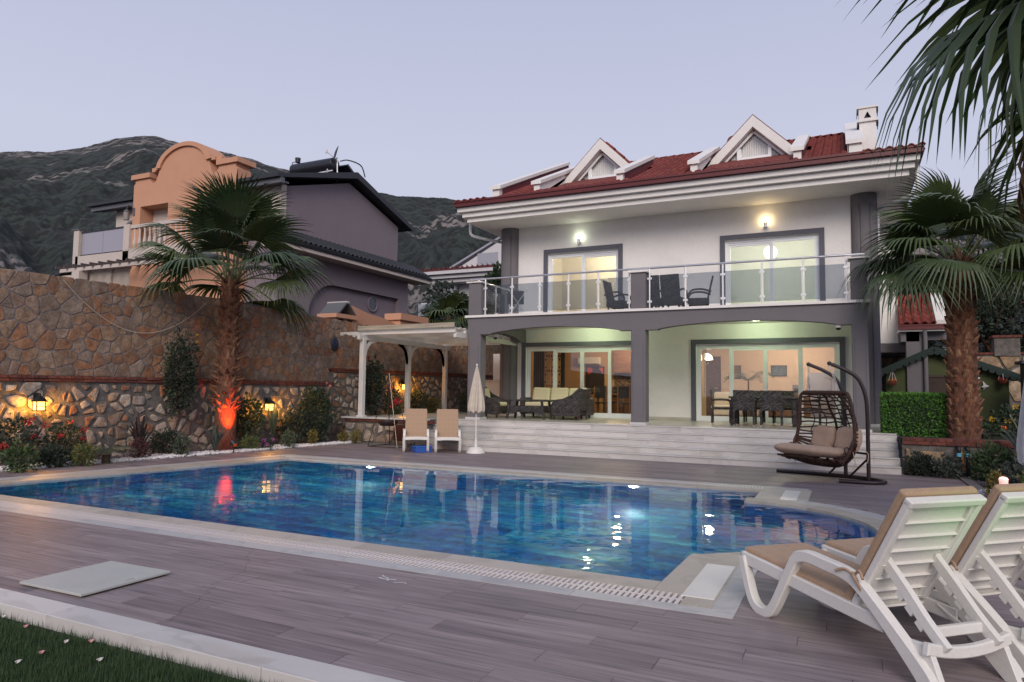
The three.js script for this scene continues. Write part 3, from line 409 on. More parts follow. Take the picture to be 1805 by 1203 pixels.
  { const p = rake(-10.33, -10.08, -19.8, -26, .40, 'parapet'); lining(p, -10.08, -19.95, -26, .40, 1); const q = rake(.17, .48, -19.8, -26, .40, 'parapet'); lining(q, .17, -19.95, -26, .40, -1); }
  for (const [c, w0, w1] of [[-7.39, -8.85, -5.93], [-2.46, -3.93, -.98]]) {
    const d = part(H, 'dormer', (() => { const zf = -22.3, pk = 10.02, sl = DS, hw = 1.5, low = 7.62; return ext([[c - hw, low], [c + hw, low], [c + hw, pk - sl * hw], [c, pk], [c - hw, pk - sl * hw]], 2.4).translate(0, 0, zf - 2.6); })(), C.white);
    lining(rake(w0, w0 + .2, -19.8, -23.4, .40, 'dormer_cheek'), w0, -19.9, -23.4, .40, -1); lining(rake(w1 - .2, w1, -19.8, -23.4, .40, 'dormer_cheek'), w1, -19.9, -23.4, .40, 1);
    part(d, 'dormer_floor', bx(w0 + .2, w1 - .2, 7.6, 7.68, -22.3, -19.9), C.trim);
    const bar = (sgn) => ext([[c, 10.16], [c, 9.80], [c + sgn * 1.62, 9.80 - 1.62 * DS], [c + sgn * 1.66, 9.80 - 1.62 * DS + .05], [c + sgn * 1.66, 10.16 - 1.66 * DS]], .32).translate(0, 0, -22.32);
    for (const s of [-1, 1]) { part(d, 'bargeboard', bar(s), C.trim); part(d, 'dormer_roof', ext([[c, 10.165], [c, 10.20], [c + s * 1.70, 10.20 - 1.70 * DS], [c + s * 1.70, 10.165 - 1.70 * DS]], 3.03).translate(0, 0, -25.05), C.flash); const dr = []; for (let k = 0; k < 5; k++) for (let n = 0; n < 10; n++) dr.push(tileG.clone().rotateY(s * Math.PI / 2).rotateZ(-s * Math.atan(DS)).translate(c + s * (.2 + k * .33), 10.175 - (.2 + k * .33) * DS, -22.42 - n * .245)); part(d, 'dormer_tiles', dr, C.tile[1]).userData.kind = 'stuff'; }
    // glazed gable: frame bars, curtains and panes
    const zf = -22.3, inY = x => 9.74 - Math.abs(x) * DS, f = [];
    f.push(beam([c, 9.72, zf + .03], [c - 1.5, 9.72 - 1.5 * DS, zf + .03], .06, .07), beam([c, 9.72, zf + .031], [c + 1.5, 9.72 - 1.5 * DS, zf + .031], .06, .07));
    for (const x of [-.46, .46]) f.push(bx(c + x - .05, c + x + .05, 7.7, inY(x) - .02, zf - .09, zf + .03)); f.push(bx(c - .41, c + .41, 8.86, 8.95, zf - .09, zf + .028), bx(c - .41, c - .33, 7.7, 8.86, zf - .09, zf + .026), bx(c + .33, c + .41, 7.7, 8.86, zf - .09, zf + .026), bx(c - .33, c + .33, 8.72, 8.80, zf - .09, zf + .026));
    const w = part(d, 'dormer_window', f, C.pvc);
    const cur = []; for (let i = 0; i < 40; i++) { const x = -1.36 + i * .069, h = inY(x + .03) - .08; if (h > 7.8) cur.push(new THREE.CylinderGeometry(.034, .036, h - 7.7, 6, 1).scale(1, 1, .3).translate(c + x, (h + 7.7) / 2, zf - .13)); } part(w, 'curtain', cur, mat([.70, .69, .66], .9));
    part(w, 'pane', ext([[c - 1.36, 7.7], [c + 1.36, 7.7], [c + 1.36, inY(1.36) - .06], [c, 9.68], [c - 1.36, inY(1.36) - .06]], .003).translate(0, 0, zf - .06), C.glass);
  }
  { // chimney
    const c = part(H, 'chimney', bx(.48, .92, 7.7, 9.55, -22.75, -22.3), C.white);
    part(c, 'chimney_cap', [bx(.42, .98, 9.55, 9.60, -22.81, -22.24), bx(.42, .98, 9.95, 10.0, -22.81, -22.24), ...[[.47, .52, -22.76, -22.28], [.88, .93, -22.76, -22.28]].map(([a, b, d, e]) => bx(a, b, 9.60, 9.95, d, e)), ext([[.52, 9.60], [.88, 9.60], [.88, 9.95], [.52, 9.95]], .05, [[[.60, 9.66], [.70, 9.86], [.80, 9.66]]]).translate(0, 0, -22.33)], C.trim);
    part(c, 'chimney_flue', bx(.52, .88, 9.58, 9.93, -22.74, -22.40), C.black); part(c, 'cap_drip', [bx(.42, .435, 9.45, 9.55, -22.81, -22.24), bx(.965, .98, 9.45, 9.55, -22.81, -22.24), bx(.42, .435, 9.85, 9.95, -22.81, -22.24), bx(.965, .98, 9.85, 9.95, -22.81, -22.24)], C.greydark);
  }
  // side porch
  { const p = part(H, 'porch', [bx(1.52, 2.0, 3.2, 3.5, -25.6, -24.1), bx(1.65, 2.09, .70, 3.5, -24.5, -24.1), bx(2.0, 2.8, 3.25, 3.5, -24.6, -24.3)], C.grey); part(p, 'porch_fascia', bx(1.45, 2.72, 3.5, 3.55, -25.6, -23.95), C.trim); part(p, 'porch_gutter', [bx(1.45, 2.74, 3.55, 3.66, -24.0, -23.88), bx(1.45, 2.74, 3.66, 3.70, -24.0, -23.86)], C.gutter);
    part(p, 'porch_roof', ext([[23.95, 3.6], [23.95, 3.68], [25.4, 4.62], [25.4, 3.6]], 1.2).rotateY(Math.PI / 2).translate(1.5, 0, 0), C.tileback); const a = Math.atan(.65);
    for (let s = 0; s < 6; s++) for (let i = 0; i < 4; i++) { const m = part(p, 'roof_tile', tileG, C.tile[(s + i * 2) % 4], true), z = -24.1 - s * .26; m.position.set(1.62 + i * .235, 3.70 + (-23.95 - z) * .65 + .02, z); m.rotation.set(a, 0, 0); }
    part(p, 'porch_parapet', ext([[23.95, 3.6], [23.9, 3.82], [25.5, 4.95], [25.5, 3.6]], .3).rotateY(Math.PI / 2).translate(2.42, 0, 0), C.trim); part(p, 'porch_soffit', bx(.5, 2.0, 2.93, 3.22, -29, -25), C.grey); part(p, 'porch_downpipe', tube([[2.12, 3.55, -23.95], [2.14, 3.4, -24.0], [2.14, 2.5, -24.02], [2.14, .75, -24.02]], .06, 8, 12), C.grey); part(p, 'porch_ramp_wall', ext([[.52, .72], [1.0, .72], [.62, 2.3], [.52, 2.3]], .2).translate(0, 0, -24.3), C.white); }
}
// railing of the balcony: tubes, clamps and smoked panes
{
  const r = thing('balcony_railing', 'steel balcony railing with smoked glass panels', 'railing');
  part(r, 'handrail', [tube([[-9.9, 4.80, -17.62], [-5.5, 4.80, -17.62], [-4, 4.80, -17.62], [.42, 4.80, -17.62]], .028, 8, 10), tube([[-9.72, 4.79, -17.66], [-9.72, 4.79, -19.5], [-9.72, 4.79, -20.7]], .028, 8, 6), tube([[.32, 4.79, -17.66], [.32, 4.79, -19.5], [.32, 4.79, -20.7]], .028, 8, 6)], C.steel);
  const run = (pts, ax) => pts.forEach((p, i) => { const [x, z] = p; const po = part(r, 'railing_post', cyl(x, z, 3.72, 4.79, .022, .022, 10), C.steelw); part(po, 'glass_clamp', [3.92, 4.52].flatMap(y => [rb(x - .06, x + .06, y - .03, y + .03, z - .025, z + .025, .01, 1)]), C.steelw); if (i < pts.length - 1) { const [a, b] = pts[i + 1]; part(r, 'glass_panel', ax ? bx(x - .005, x + .005, 3.80, 4.60, Math.min(z, b) + .035, Math.max(z, b) - .035) : bx(Math.min(x, a) + .035, Math.max(x, a) - .035, 3.80, 4.60, z - .005, z + .005), C.smoke); } });
  const seq = (a, b, n) => Array.from({ length: n }, (_, i) => [lerp(a, b, i / (n - 1)), -17.62]);
  run(seq(-9.38, -5.1, 6), 0); run(seq(-4.56, .04, 6), 0); run([[-9.72, -18], [-9.72, -18.95], [-9.72, -19.9], [-9.72, -20.65]], 1); run([[.32, -18], [.32, -18.95], [.32, -19.9], [.32, -20.65]], 1);
}
// lamps on the house
for (const [x, c, k, l] of [[-7.73, [.92, 1, .74], .24, 'wall lamp glowing pale green-white over the left balcony door'], [-2.02, [1, .74, .38], .36, 'wall lamp glowing warm yellow over the right balcony door']]) {
  const o = thing('wall_lamp', l, 'lamp', [x, 6.46, -20.99], 0, 'wall lamps above the balcony doors');
  part(o, 'bracket', [cyl(0, .10, -.10, .04, .045, .05, 14), rod([0, -.04, 0], [0, -.04, .08], .03), new THREE.CylinderGeometry(.05, .05, .02, 14).rotateX(Math.PI / 2).translate(0, -.04, .011)], C.steelw);
  part(o, 'lamp_globe', [new THREE.SphereGeometry(.075, 16, 12).scale(1, 1.1, 1).translate(0, .115, .10)], glow(c, 1.25)); lamp(o, c, k, [0, .115, .10], 3);
}
for (const [x, l] of [[-7.1, 'left'], [-2.2, 'right']]) {
  const o = thing('ceiling_lamp', `flat lit ceiling lamp under the balcony, ${l} bay`, 'lamp', [x, 3.60, -19.95], 0, 'ceiling lamps under the balcony'), c = [.80, 1, .58];
  part(o, 'lamp_disc', new THREE.SphereGeometry(.16, 20, 10, 0, 6.3, 0, 1.6).scale(1, .14, 1).rotateX(Math.PI).translate(0, -.008, 0), glow(c, 2.5)); part(o, 'lamp_rim', new THREE.TorusGeometry(.17, .015, 6, 28).rotateX(Math.PI / 2).translate(0, -.012, 0), C.whiteplastic); lamp(o, c, 3.2, [0, -.05, 0], 4);
}
for (const [x, z, l] of [[-9.2, -17.95, 'white dome camera under the beam by the left column'], [-.15, -17.62, 'white dome camera under the beam by the right column']]) { const o = thing('dome_camera', l, 'camera', [x, 3.18, z], 0, 'dome cameras under the balcony'); part(o, 'camera_base', cyl(0, 0, -.06, .0, .075, .085, 18), C.whiteplastic); part(o, 'camera_dome', new THREE.SphereGeometry(.06, 14, 8, 0, 6.3, 0, 1.6).rotateX(Math.PI).translate(0, -.06, 0), C.black); }
// rooms behind the glass
const pend = (x, y, z, r, c, k, l, ball) => { const o = thing('pendant_lamp', l, 'lamp', [x, y, z]); part(o, 'lamp_shade', ball ? [new THREE.SphereGeometry(r, 22, 14)] : new THREE.SphereGeometry(r, 22, 8, 0, 6.3, 0, 1.57), glow(c, 1.6)); part(o, 'lamp_cord', rod([0, r, 0], [0, (y > 3.5 ? 6.88 : 3.34) - y, 0], .008), C.black); lamp(o, c, k, [0, ball ? 0 : -.05, 0], 6); return o; };
pend(-2.05, 5.95, -22.6, .20, [1, 1, .86], 7, 'white ball lamp hanging in the upper right room', true);
pend(-3.95, 2.62, -22.2, .20, [1, .92, .70], 3.2, 'white dome lamp hanging behind the lower right doors', false);
for (const [x, y, z, c, k, l] of [[-7.6, 6.87, -23.6, [1, .90, .68], 9, 'round ceiling light in the upper left room'], [-7.2, 3.33, -23.4, [1, .70, .36], 5.5, 'round ceiling light in the lower left room'], [-1.6, 3.33, -23.4, [1, .84, .60], 6, 'round ceiling light in the lower right room']]) { const o = thing('ceiling_light', l, 'lamp', [x, y, z], 0, 'ceiling lights indoors'); part(o, 'lamp_disc', cyl(0, 0, -.06, 0, .19, .22, 24), glow(c, 3)); part(o, 'lamp_rim', new THREE.TorusGeometry(.23, .016, 6, 28).rotateX(Math.PI / 2), C.pvc); lamp(o, c, k, [0, -.12, 0], 6); }
{
  const pp = thing('reflection_palm', 'added potted palm standing in for a palm reflected in the second glass door panel', 'plant', [-2.75, .765, -22.6]); part(pp, 'pot', new THREE.LatheGeometry([[0, 0], [.16, 0], [.21, .38], [.18, .38], [.16, .3], [0, .3]].map(a => new THREE.Vector2(...a)), 18), mat([.12, .10, .09], .6)); part(pp, 'stem', rod([0, .3, 0], [0, 1.25, 0], .035, 8, .02), mat([.12, .07, .03], .9));  // added indoors to stand in for a palm reflected in the glass
  for (let i = 0; i < 13; i++) { const a = i * 2.4, P = [], S = 20, lift = .75 + .5 * hash(i, 3), R0 = .75; for (let s = 1; s < S; s++) { const u = s / S, r = R0 * u, yy = 1.22 + R0 * (lift * u - .9 * u * u), L = R0 * .34 * Math.sin(Math.PI * (.15 + .8 * u)), c = Math.cos(a), s2 = Math.sin(a); for (const sg of [-1, 1]) P.push(c * r, yy, s2 * r, c * (r + .03), yy, s2 * (r + .03), c * (r + L * .5) - sg * s2 * L, yy - .06, s2 * (r + L * .5) + sg * c * L); } const g = new THREE.BufferGeometry(); g.setAttribute('position', new THREE.Float32BufferAttribute(P, 3)); g.computeVertexNormals(); part(pp, 'frond', g, C.green[2], true); }
  const wr = thing('wardrobe', 'tall grey-blue cupboard behind the rightmost glass door panel', 'cupboard', [-.45, .765, -24.6]); part(wr, 'cupboard_body', bx(-.62, .62, 0, 1.5, -.3, .25), mat([.24, .24, .30], .6)); for (const x of [-.31, .31]) { const d = part(wr, 'cupboard_door', rb(x - .30, x + .30, .04, 1.46, .25, .272, .006, 1), mat([.27, .27, .33], .6)); part(d, 'door_knob', new THREE.SphereGeometry(.02, 8, 6).translate(x - Math.sign(x) * .25, .8, .29), C.steel); }
  const so = thing('indoor_sofa', 'pale sofa indoors behind the rattan dining table', 'sofa', [-3.3, .765, -23.6]); part(so, 'seat_base', rb(-.7, .7, .08, .42, -.4, .4, .05, 2), mat([.5, .44, .36], .95)); part(so, 'backrest', rb(-.72, .72, .2, .85, -.5, -.3, .07, 3), mat([.5, .44, .36], .95)); for (const x of [-.66, .66]) part(so, 'foot', bx(x - .03, x + .03, 0, .08, -.3, .3), C.black);
  for (const [x, y, w, h, l, c] of [[-2.05, 2.35, .5, .36, 'wide framed picture on the back wall of the lower right room', [.10, .14, .16]], [-3.45, 2.3, .34, .46, 'upright framed picture above the indoor sofa', [.22, .13, .06]]]) { const q = thing('picture_frame', l, 'picture', [x, y, -24.99]); part(q, 'frame', [bx(-w / 2, w / 2, -h / 2, -h / 2 + .03, .002, .03), bx(-w / 2, w / 2, h / 2 - .03, h / 2, .002, .03), bx(-w / 2, -w / 2 + .03, -h / 2 + .03, h / 2 - .03, .002, .03), bx(w / 2 - .03, w / 2, -h / 2 + .03, h / 2 - .03, .002, .03)], C.black); part(q, 'canvas', bx(-w / 2 + .03, w / 2 - .03, -h / 2 + .03, h / 2 - .03, .002, .015), mat(c, .7, { map: T.stone, size: .4 })); }
  const idr = part(house, 'indoor_door', rb(-4.75, -3.95, .765, 2.85, -25.0, -24.96, .006, 1), mat([.13, .065, .03], .5, { map: T.wood, size: .5, sizey: 1.2 })); part(idr, 'door_handle', rod([-4.05, 1.75, -24.93], [-4.18, 1.75, -24.93], .012), C.steel);
  const o = thing('air_conditioner', 'white air conditioner on the wall inside the left terrace door', 'air conditioner', [-8.75, 2.72, -24.99]); part(o, 'unit_body', rb(-.45, .45, -.15, .15, .003, .22, .05, 3), C.whiteplastic); part(o, 'air_vent', bx(-.4, .4, -.13, -.10, .212, .225), C.charcoal);
  const p = thing('painting', 'dark painting with a red shape behind the left terrace door', 'painting', [-8.55, 2.0, -24.99]); part(p, 'picture_frame', [bx(-.36, .36, -.52, -.48, .002, .04), bx(-.36, .36, .48, .52, .002, .04), bx(-.36, -.32, -.48, .48, .002, .04), bx(.32, .36, -.48, .48, .002, .04)], C.black);
  part(p, 'canvas', bx(-.32, .32, -.48, .48, .002, .02), mat([1, 1, 1], .7, { map: tex(128, 192, (u, v) => { const n = fbm(u, v, 4, 4, 4, 5), d = Math.hypot((u - .5) * 1.2, (v - .45 + .3 * (u - .5)) * 2.2) + (n - .5) * .35; return d < .42 ? [.75, .16 + .2 * n, .08] : [.10 + .1 * n, .09 + .07 * n, .08]; }), size: .64, sizey: .96 }));
  const drape = (x0, x1, y0, y1, z, m, name, label, tie) => { const pts = []; const n = Math.round((x1 - x0) / .035); const g = []; for (let i = 0; i < n; i++) { const a = x0 + (x1 - x0) * i / n, b = x0 + (x1 - x0) * (i + 1) / n; g.push(new THREE.CylinderGeometry(.02, .024, y1 - y0, 6, 1).translate((a + b) / 2, (y0 + y1) / 2, z + (i % 2) * .018)); } const t = thing(name, label, 'curtain'); part(t, 'drape', g, m); part(t, 'curtain_rail', rod([x0 - .05, y1 + .02, z], [x1 + .05, y1 + .02, z], .012), C.black); return t; };
  drape(-9.55, -9.15, .78, 3.0, -21.5, mat([.02, .022, .028], .9), 'curtain', 'dark curtain at the left edge of the left terrace door');
  drape(-9.15, -8.55, .78, 3.0, -21.56, mat([.62, .36, .17], .9, { map: tex(128, 128, (u, v) => { const a = Math.hypot(mod(u * 2, 1) - .5, (mod(v * 2, 1) - .5)), b = Math.abs(mod(v, 1) - .5) < .07; return a < .13 || (b && Math.sin(u * 50) > 0) ? [.28, .17, .1] : [1, .95, .85]; }), size: .5 }), 'curtain', 'orange patterned curtain behind the left terrace door');
  drape(-8.55, -8.42, .78, 3.0, -21.5, mat([.02, .022, .028], .9), 'curtain', 'narrow dark curtain beside the orange patterned one');
  drape(-3.96, -3.84, .78, 2.98, -21.5, mat([.45, .30, .14], .9), 'curtain', 'narrow gold curtain at the left of the right terrace door');
  const k = thing('kitchen_cabinet', 'wooden kitchen cupboards at the back of the left room', 'cabinet', [-6.6, .765, -24.7]); const wd = mat([.26, .13, .055], .5, { map: T.wood, size: .8, sizey: .5 });
  for (const x of [-1.15, -.35, .45]) { part(k, 'wall_cupboard', bx(x, x + .7, 1.5, 2.35, -.28, .05), wd); part(k, 'base_cupboard', bx(x, x + .78, 0, .85, -.28, .3), wd); } part(k, 'worktop', bx(-1.2, 1.25, .85, .9, -.28, .32), C.charcoal); part(k, 'splash_tiles', bx(-1.2, 1.25, .9, 1.5, -.295, -.27), mat([.22, .17, .12], .4, { map: T.wickerc, size: .6 }));
  const dw = mat([.50, .25, .08], .5, { map: T.wood, size: .7, sizey: .4 });
  const dt = thing('dining_table', 'wooden dining table inside the left room', 'table', [-6.9, .765, -22.9]); part(dt, 'tabletop', rb(-.8, .8, .71, .75, -.42, .42, .01, 1), dw); for (const x of [-.72, .72]) for (const z of [-.36, .36]) part(dt, 'leg', bx(x - .035, x + .035, 0, .71, z - .035, z + .035), dw);
  const ch = (x, z, t, l) => { const c = thing('wooden_chair', l, 'chair', [x, .765, z], t, 'wooden chairs inside the left room'); part(c, 'seat', rb(-.22, .22, .42, .47, -.22, .22, .015, 1), C.black); part(c, 'backrest', rb(-.2, .2, .6, 1.0, -.22, -.18, .01, 1), C.black); for (const a of [-.2, .2]) { part(c, 'leg', bx(a - .02, a + .02, 0, .46, .18, .22), dw); part(c, 'leg', bx(a - .02, a + .02, 0, .98, -.225, -.185), dw); } return c; };
  ch(-7.35, -22.2, Math.PI, 'wooden chair with black back, left of the near pair at the indoor table'); ch(-6.55, -22.2, Math.PI, 'wooden chair with black back, right of the near pair at the indoor table'); ch(-7.3, -23.6, 0, 'wooden chair on the far side of the indoor table, left'); ch(-6.5, -23.6, 0, 'wooden chair on the far side of the indoor table, right');
  const sb = thing('sideboard', 'low dark sideboard at the back of the lower right room', 'sideboard', [-1.4, .765, -24.7]); part(sb, 'cabinet', bx(-1.1, 1.1, .08, .75, -.28, .2), wd); for (const x of [-1, 1]) part(sb, 'foot', bx(x - .05, x + .05, 0, .08, -.2, .15), C.black);
  for (const [x, w, h, l] of [[-1.0, .34, .62, 'tall grey box standing on the indoor sideboard'], [-1.5, .22, .36, 'small grey box standing on the indoor sideboard']]) { const b = thing('speaker_box', l, 'speaker', [x, 1.515, -24.65]); part(b, 'cabinet', rb(-w / 2, w / 2, 0, h, -.14, .12, .01, 1), mat([.16, .13, .13], .7)); part(b, 'cone', cyl(0, 0, 0, .01, w * .33).rotateX(Math.PI / 2).translate(0, h * .5, .12), C.black); }
}
// ---------------------------------------------------------------- garden walls
function stoneFace(parent, M, w, h, cell, depth, mats, gap, seed, o = {}) { // stones set in the face spanned by M's x and y axes; the nearest ones are pieces, the rest one mass
  const rnd = RNG(seed), cells = voronoi(w, h, cell, rnd, o.jit ?? .4), list = [], v = V(0, 0, 0);
  for (let q of cells) { if (o.top) { q = clip(q, o.top[0], o.top[1], o.top[2]); if (q.length < 3) continue; } if (o.shrink) gap = o.shrink * (.3 + 1.4 * rnd()); q = inset(q, gap / 2); if (q.length < 3 || parea(q) < .004) continue; let cx = 0, cy = 0; for (const p of q) { cx += p[0]; cy += p[1]; } cx /= q.length; cy /= q.length; const g = stoneGeo(q.map(p => [p[0] - cx, p[1] - cy]), depth * (.6 + .8 * rnd()), rnd, o.dome ?? .25); v.set(cx, cy, 0).applyMatrix4(M); list.push([v.distanceTo(camera.position), g, cx, cy, Math.floor(rnd() * mats.length)]); }
  list.sort((a, b) => a[0] - b[0]); const rest = mats.map(() => []), max = o.max ?? 290;
  list.forEach(([d, g, x, y, k], i) => { if (i < max) { const m = part(parent, 'stone', uvOff(uvBox(g), i), mats[k], true); m.position.set(x, y, 0); m.applyMatrix4(M); } else rest[k].push(g.translate(x, y, 0)); });
  rest.forEach((r, k) => { if (r.length) { const m = part(parent, 'far_stones', r, mats[k]); m.userData.kind = 'stuff'; m.applyMatrix4(M); } });
}
function uvOff(g, i) { const u = g.attributes.uv, a = hash(i, 3) * 4, b = hash(i, 8) * 4; for (let n = 0; n < u.count; n++) u.setXY(n, u.getX(n) + a, u.getY(n) + b); return g; }
const wallDir = V(1.0 / 9.3, 0, -1).normalize(), wallN = V(0, 0, 0).crossVectors(wallDir, V(0, 1, 0));
const wallM = (u, y, off = 0) => { const p = V(wallX(-5.5), 0, -5.5).addScaledVector(wallDir, u).addScaledVector(wallN, off); return new THREE.Matrix4().makeBasis(wallDir, V(0, 1, 0), wallN).setPosition(p.x, y, p.z); };
const onWall = (z, off = 0) => { const u = (-5.5 - z) / -wallDir.z; return new THREE.Vector3().setFromMatrixPosition(wallM(u, 0, off)); };
{
  const up = thing('upper_garden_wall', 'tall garden wall of flat warm brown crazy paving stones', 'wall'), lo = thing('lower_garden_wall', 'low rubble stone wall with brick ledge below the tall garden wall', 'wall');
  const L = 21.5, step = 11.25, at = (geo, u, y, off) => geo.applyMatrix4(wallM(u, y, off));
  part(up, 'mortar_body', [at(ext([[-4, 0], [L, 0], [L, 2.25], [13, 2.38], [8, 2.65], [-4, 2.65]], .35), 0, 1.2, -.57)], C.mortarpale);
  stoneFace(up, wallM(0, 1.78, -.22), L, 2.15, .262, .012, C.warmstone, .026, 21, { max: 296, jit: .49, dome: .07, top: [.0337, 1, 2.34 - .0] });
  part(up, 'wall_cap', [at(beam([-4, 2.67, .17], [8, 2.67, .17], .37, .04), 0, 1.2, -.57), at(beam([8, 2.67, .17], [13, 2.40, .17], .37, .04), 0, 1.2, -.57), at(beam([13, 2.40, .17], [L, 2.27, .17], .37, .04), 0, 1.2, -.57)], C.mortar);
  part(lo, 'mortar_body', [at(bx(-4, step, -.3, 1.66, -.3, 0), 0, 0, 0), at(bx(step, L, -.3, 2.08, -.3, 0), 0, 0, 0)], C.mortar);
  stoneFace(lo, wallM(0, -.05, 0), step, 1.70, .24, .033, C.rubble, .06, 23, { max: 190, shrink: .085, dome: .22, jit: .44 });
  stoneFace(lo, wallM(step, -.05, 0), L - step, 2.12, .24, .033, C.rubble, .06, 24, { max: 100, shrink: .085, dome: .22, jit: .44 });
  const rnd = RNG(8), far = []; // brick ledge
  for (const [a, b, y] of [[0, step, 1.665], [step, L, 2.085]]) for (let r = 0; r < 2; r++) for (let u = a; u < b; u += .235) { const e = Math.min(b, u + .235), g = bx(u + .005 + (r ? 0 : .04), e - .005 + (r ? 0 : .04), y + r * .062, y + r * .062 + .056, -.28, .035 + rnd() * .02 + r * .02); if (u < 9) part(lo, 'brick', at(g, 0, 0, 0), C.brick[Math.floor(rnd() * 3)]); else far.push(at(g, 0, 0, 0)); }
  part(lo, 'far_bricks', far, C.brick[0]).userData.kind = 'stuff';
  // loose cable on the tall wall
  const cb = []; for (let i = 0; i <= 12; i++) { const t = i / 12; const p = V(0, 0, 0).setFromMatrixPosition(wallM(3.6 + 3.4 * t, 3.84 - .95 * Math.pow(Math.sin(Math.PI * t), .9) - .12 * t, -.16)); cb.push([p.x, p.y, p.z]); } solo('wall_cable', 'thin pale cable drooping across the tall stone wall', 'cable', tube(cb, .008, 5, 40), mat([.42, .36, .30], .7));
  const wp = onWall(-16.9, -.16); const d = thing('wall_ornament', 'small round blue ornament on the tall wall beside the pergola', 'ornament', [wp.x, 2.95, wp.z], Math.atan2(wallN.x, wallN.z)); part(d, 'plaque', new THREE.SphereGeometry(.19, 14, 10).scale(.8, 1.1, .25), mat([.04, .05, .11], .4, { map: T.wickerc, size: .2 })); part(d, 'hanger', rod([0, .2, 0], [0, .3, -.03], .01), C.black);
}
// lit wall lanterns
function lantern(z, y, k, l) {
  const p = onWall(z, .02), o = thing('wall_lantern', l, 'lantern', [p.x, y, p.z], Math.atan2(wallN.x, wallN.z), 'lit wall lanterns');
  part(o, 'lantern_bracket', [bx(-.05, .05, .02, .30, 0, .03), rod([0, .24, .02], [0, .24, .16], .014)], C.black);
  part(o, 'lantern_roof', [new THREE.CylinderGeometry(.05, .17, .11, 4).rotateY(Math.PI / 4).translate(0, .175, .16), new THREE.CylinderGeometry(.03, .03, .06, 8).translate(0, .25, .16)], C.black);
  part(o, 'lantern_glass', bx(-.075, .075, -.05, .115, .085, .235), glow([1, .55, .07], 1.9));
  part(o, 'lantern_cage', [[-.08, .08], [.08, .08], [-.08, .24], [.08, .24]].map(([x, zz]) => bx(x - .007, x + .007, -.06, .12, zz - .007, zz + .007)).concat([bx(-.09, .09, -.075, -.055, .07, .25), bx(-.088, .088, .02, .03, .078, .083), bx(-.088, .088, .02, .03, .237, .242)]), C.black);
  lamp(o, [1, .42, .05], k, [0, .03, .16], 5); return o;
}
lantern(-8.6, 1.13, 5, 'lit yellow lantern on the rubble wall by the red roses');
lantern(-14.26, 1.02, 5, 'lit yellow lantern on the rubble wall beside the palm trunk');
lantern(-19.83, 1.62, 4, 'lit yellow lantern on the wall under the pergola');

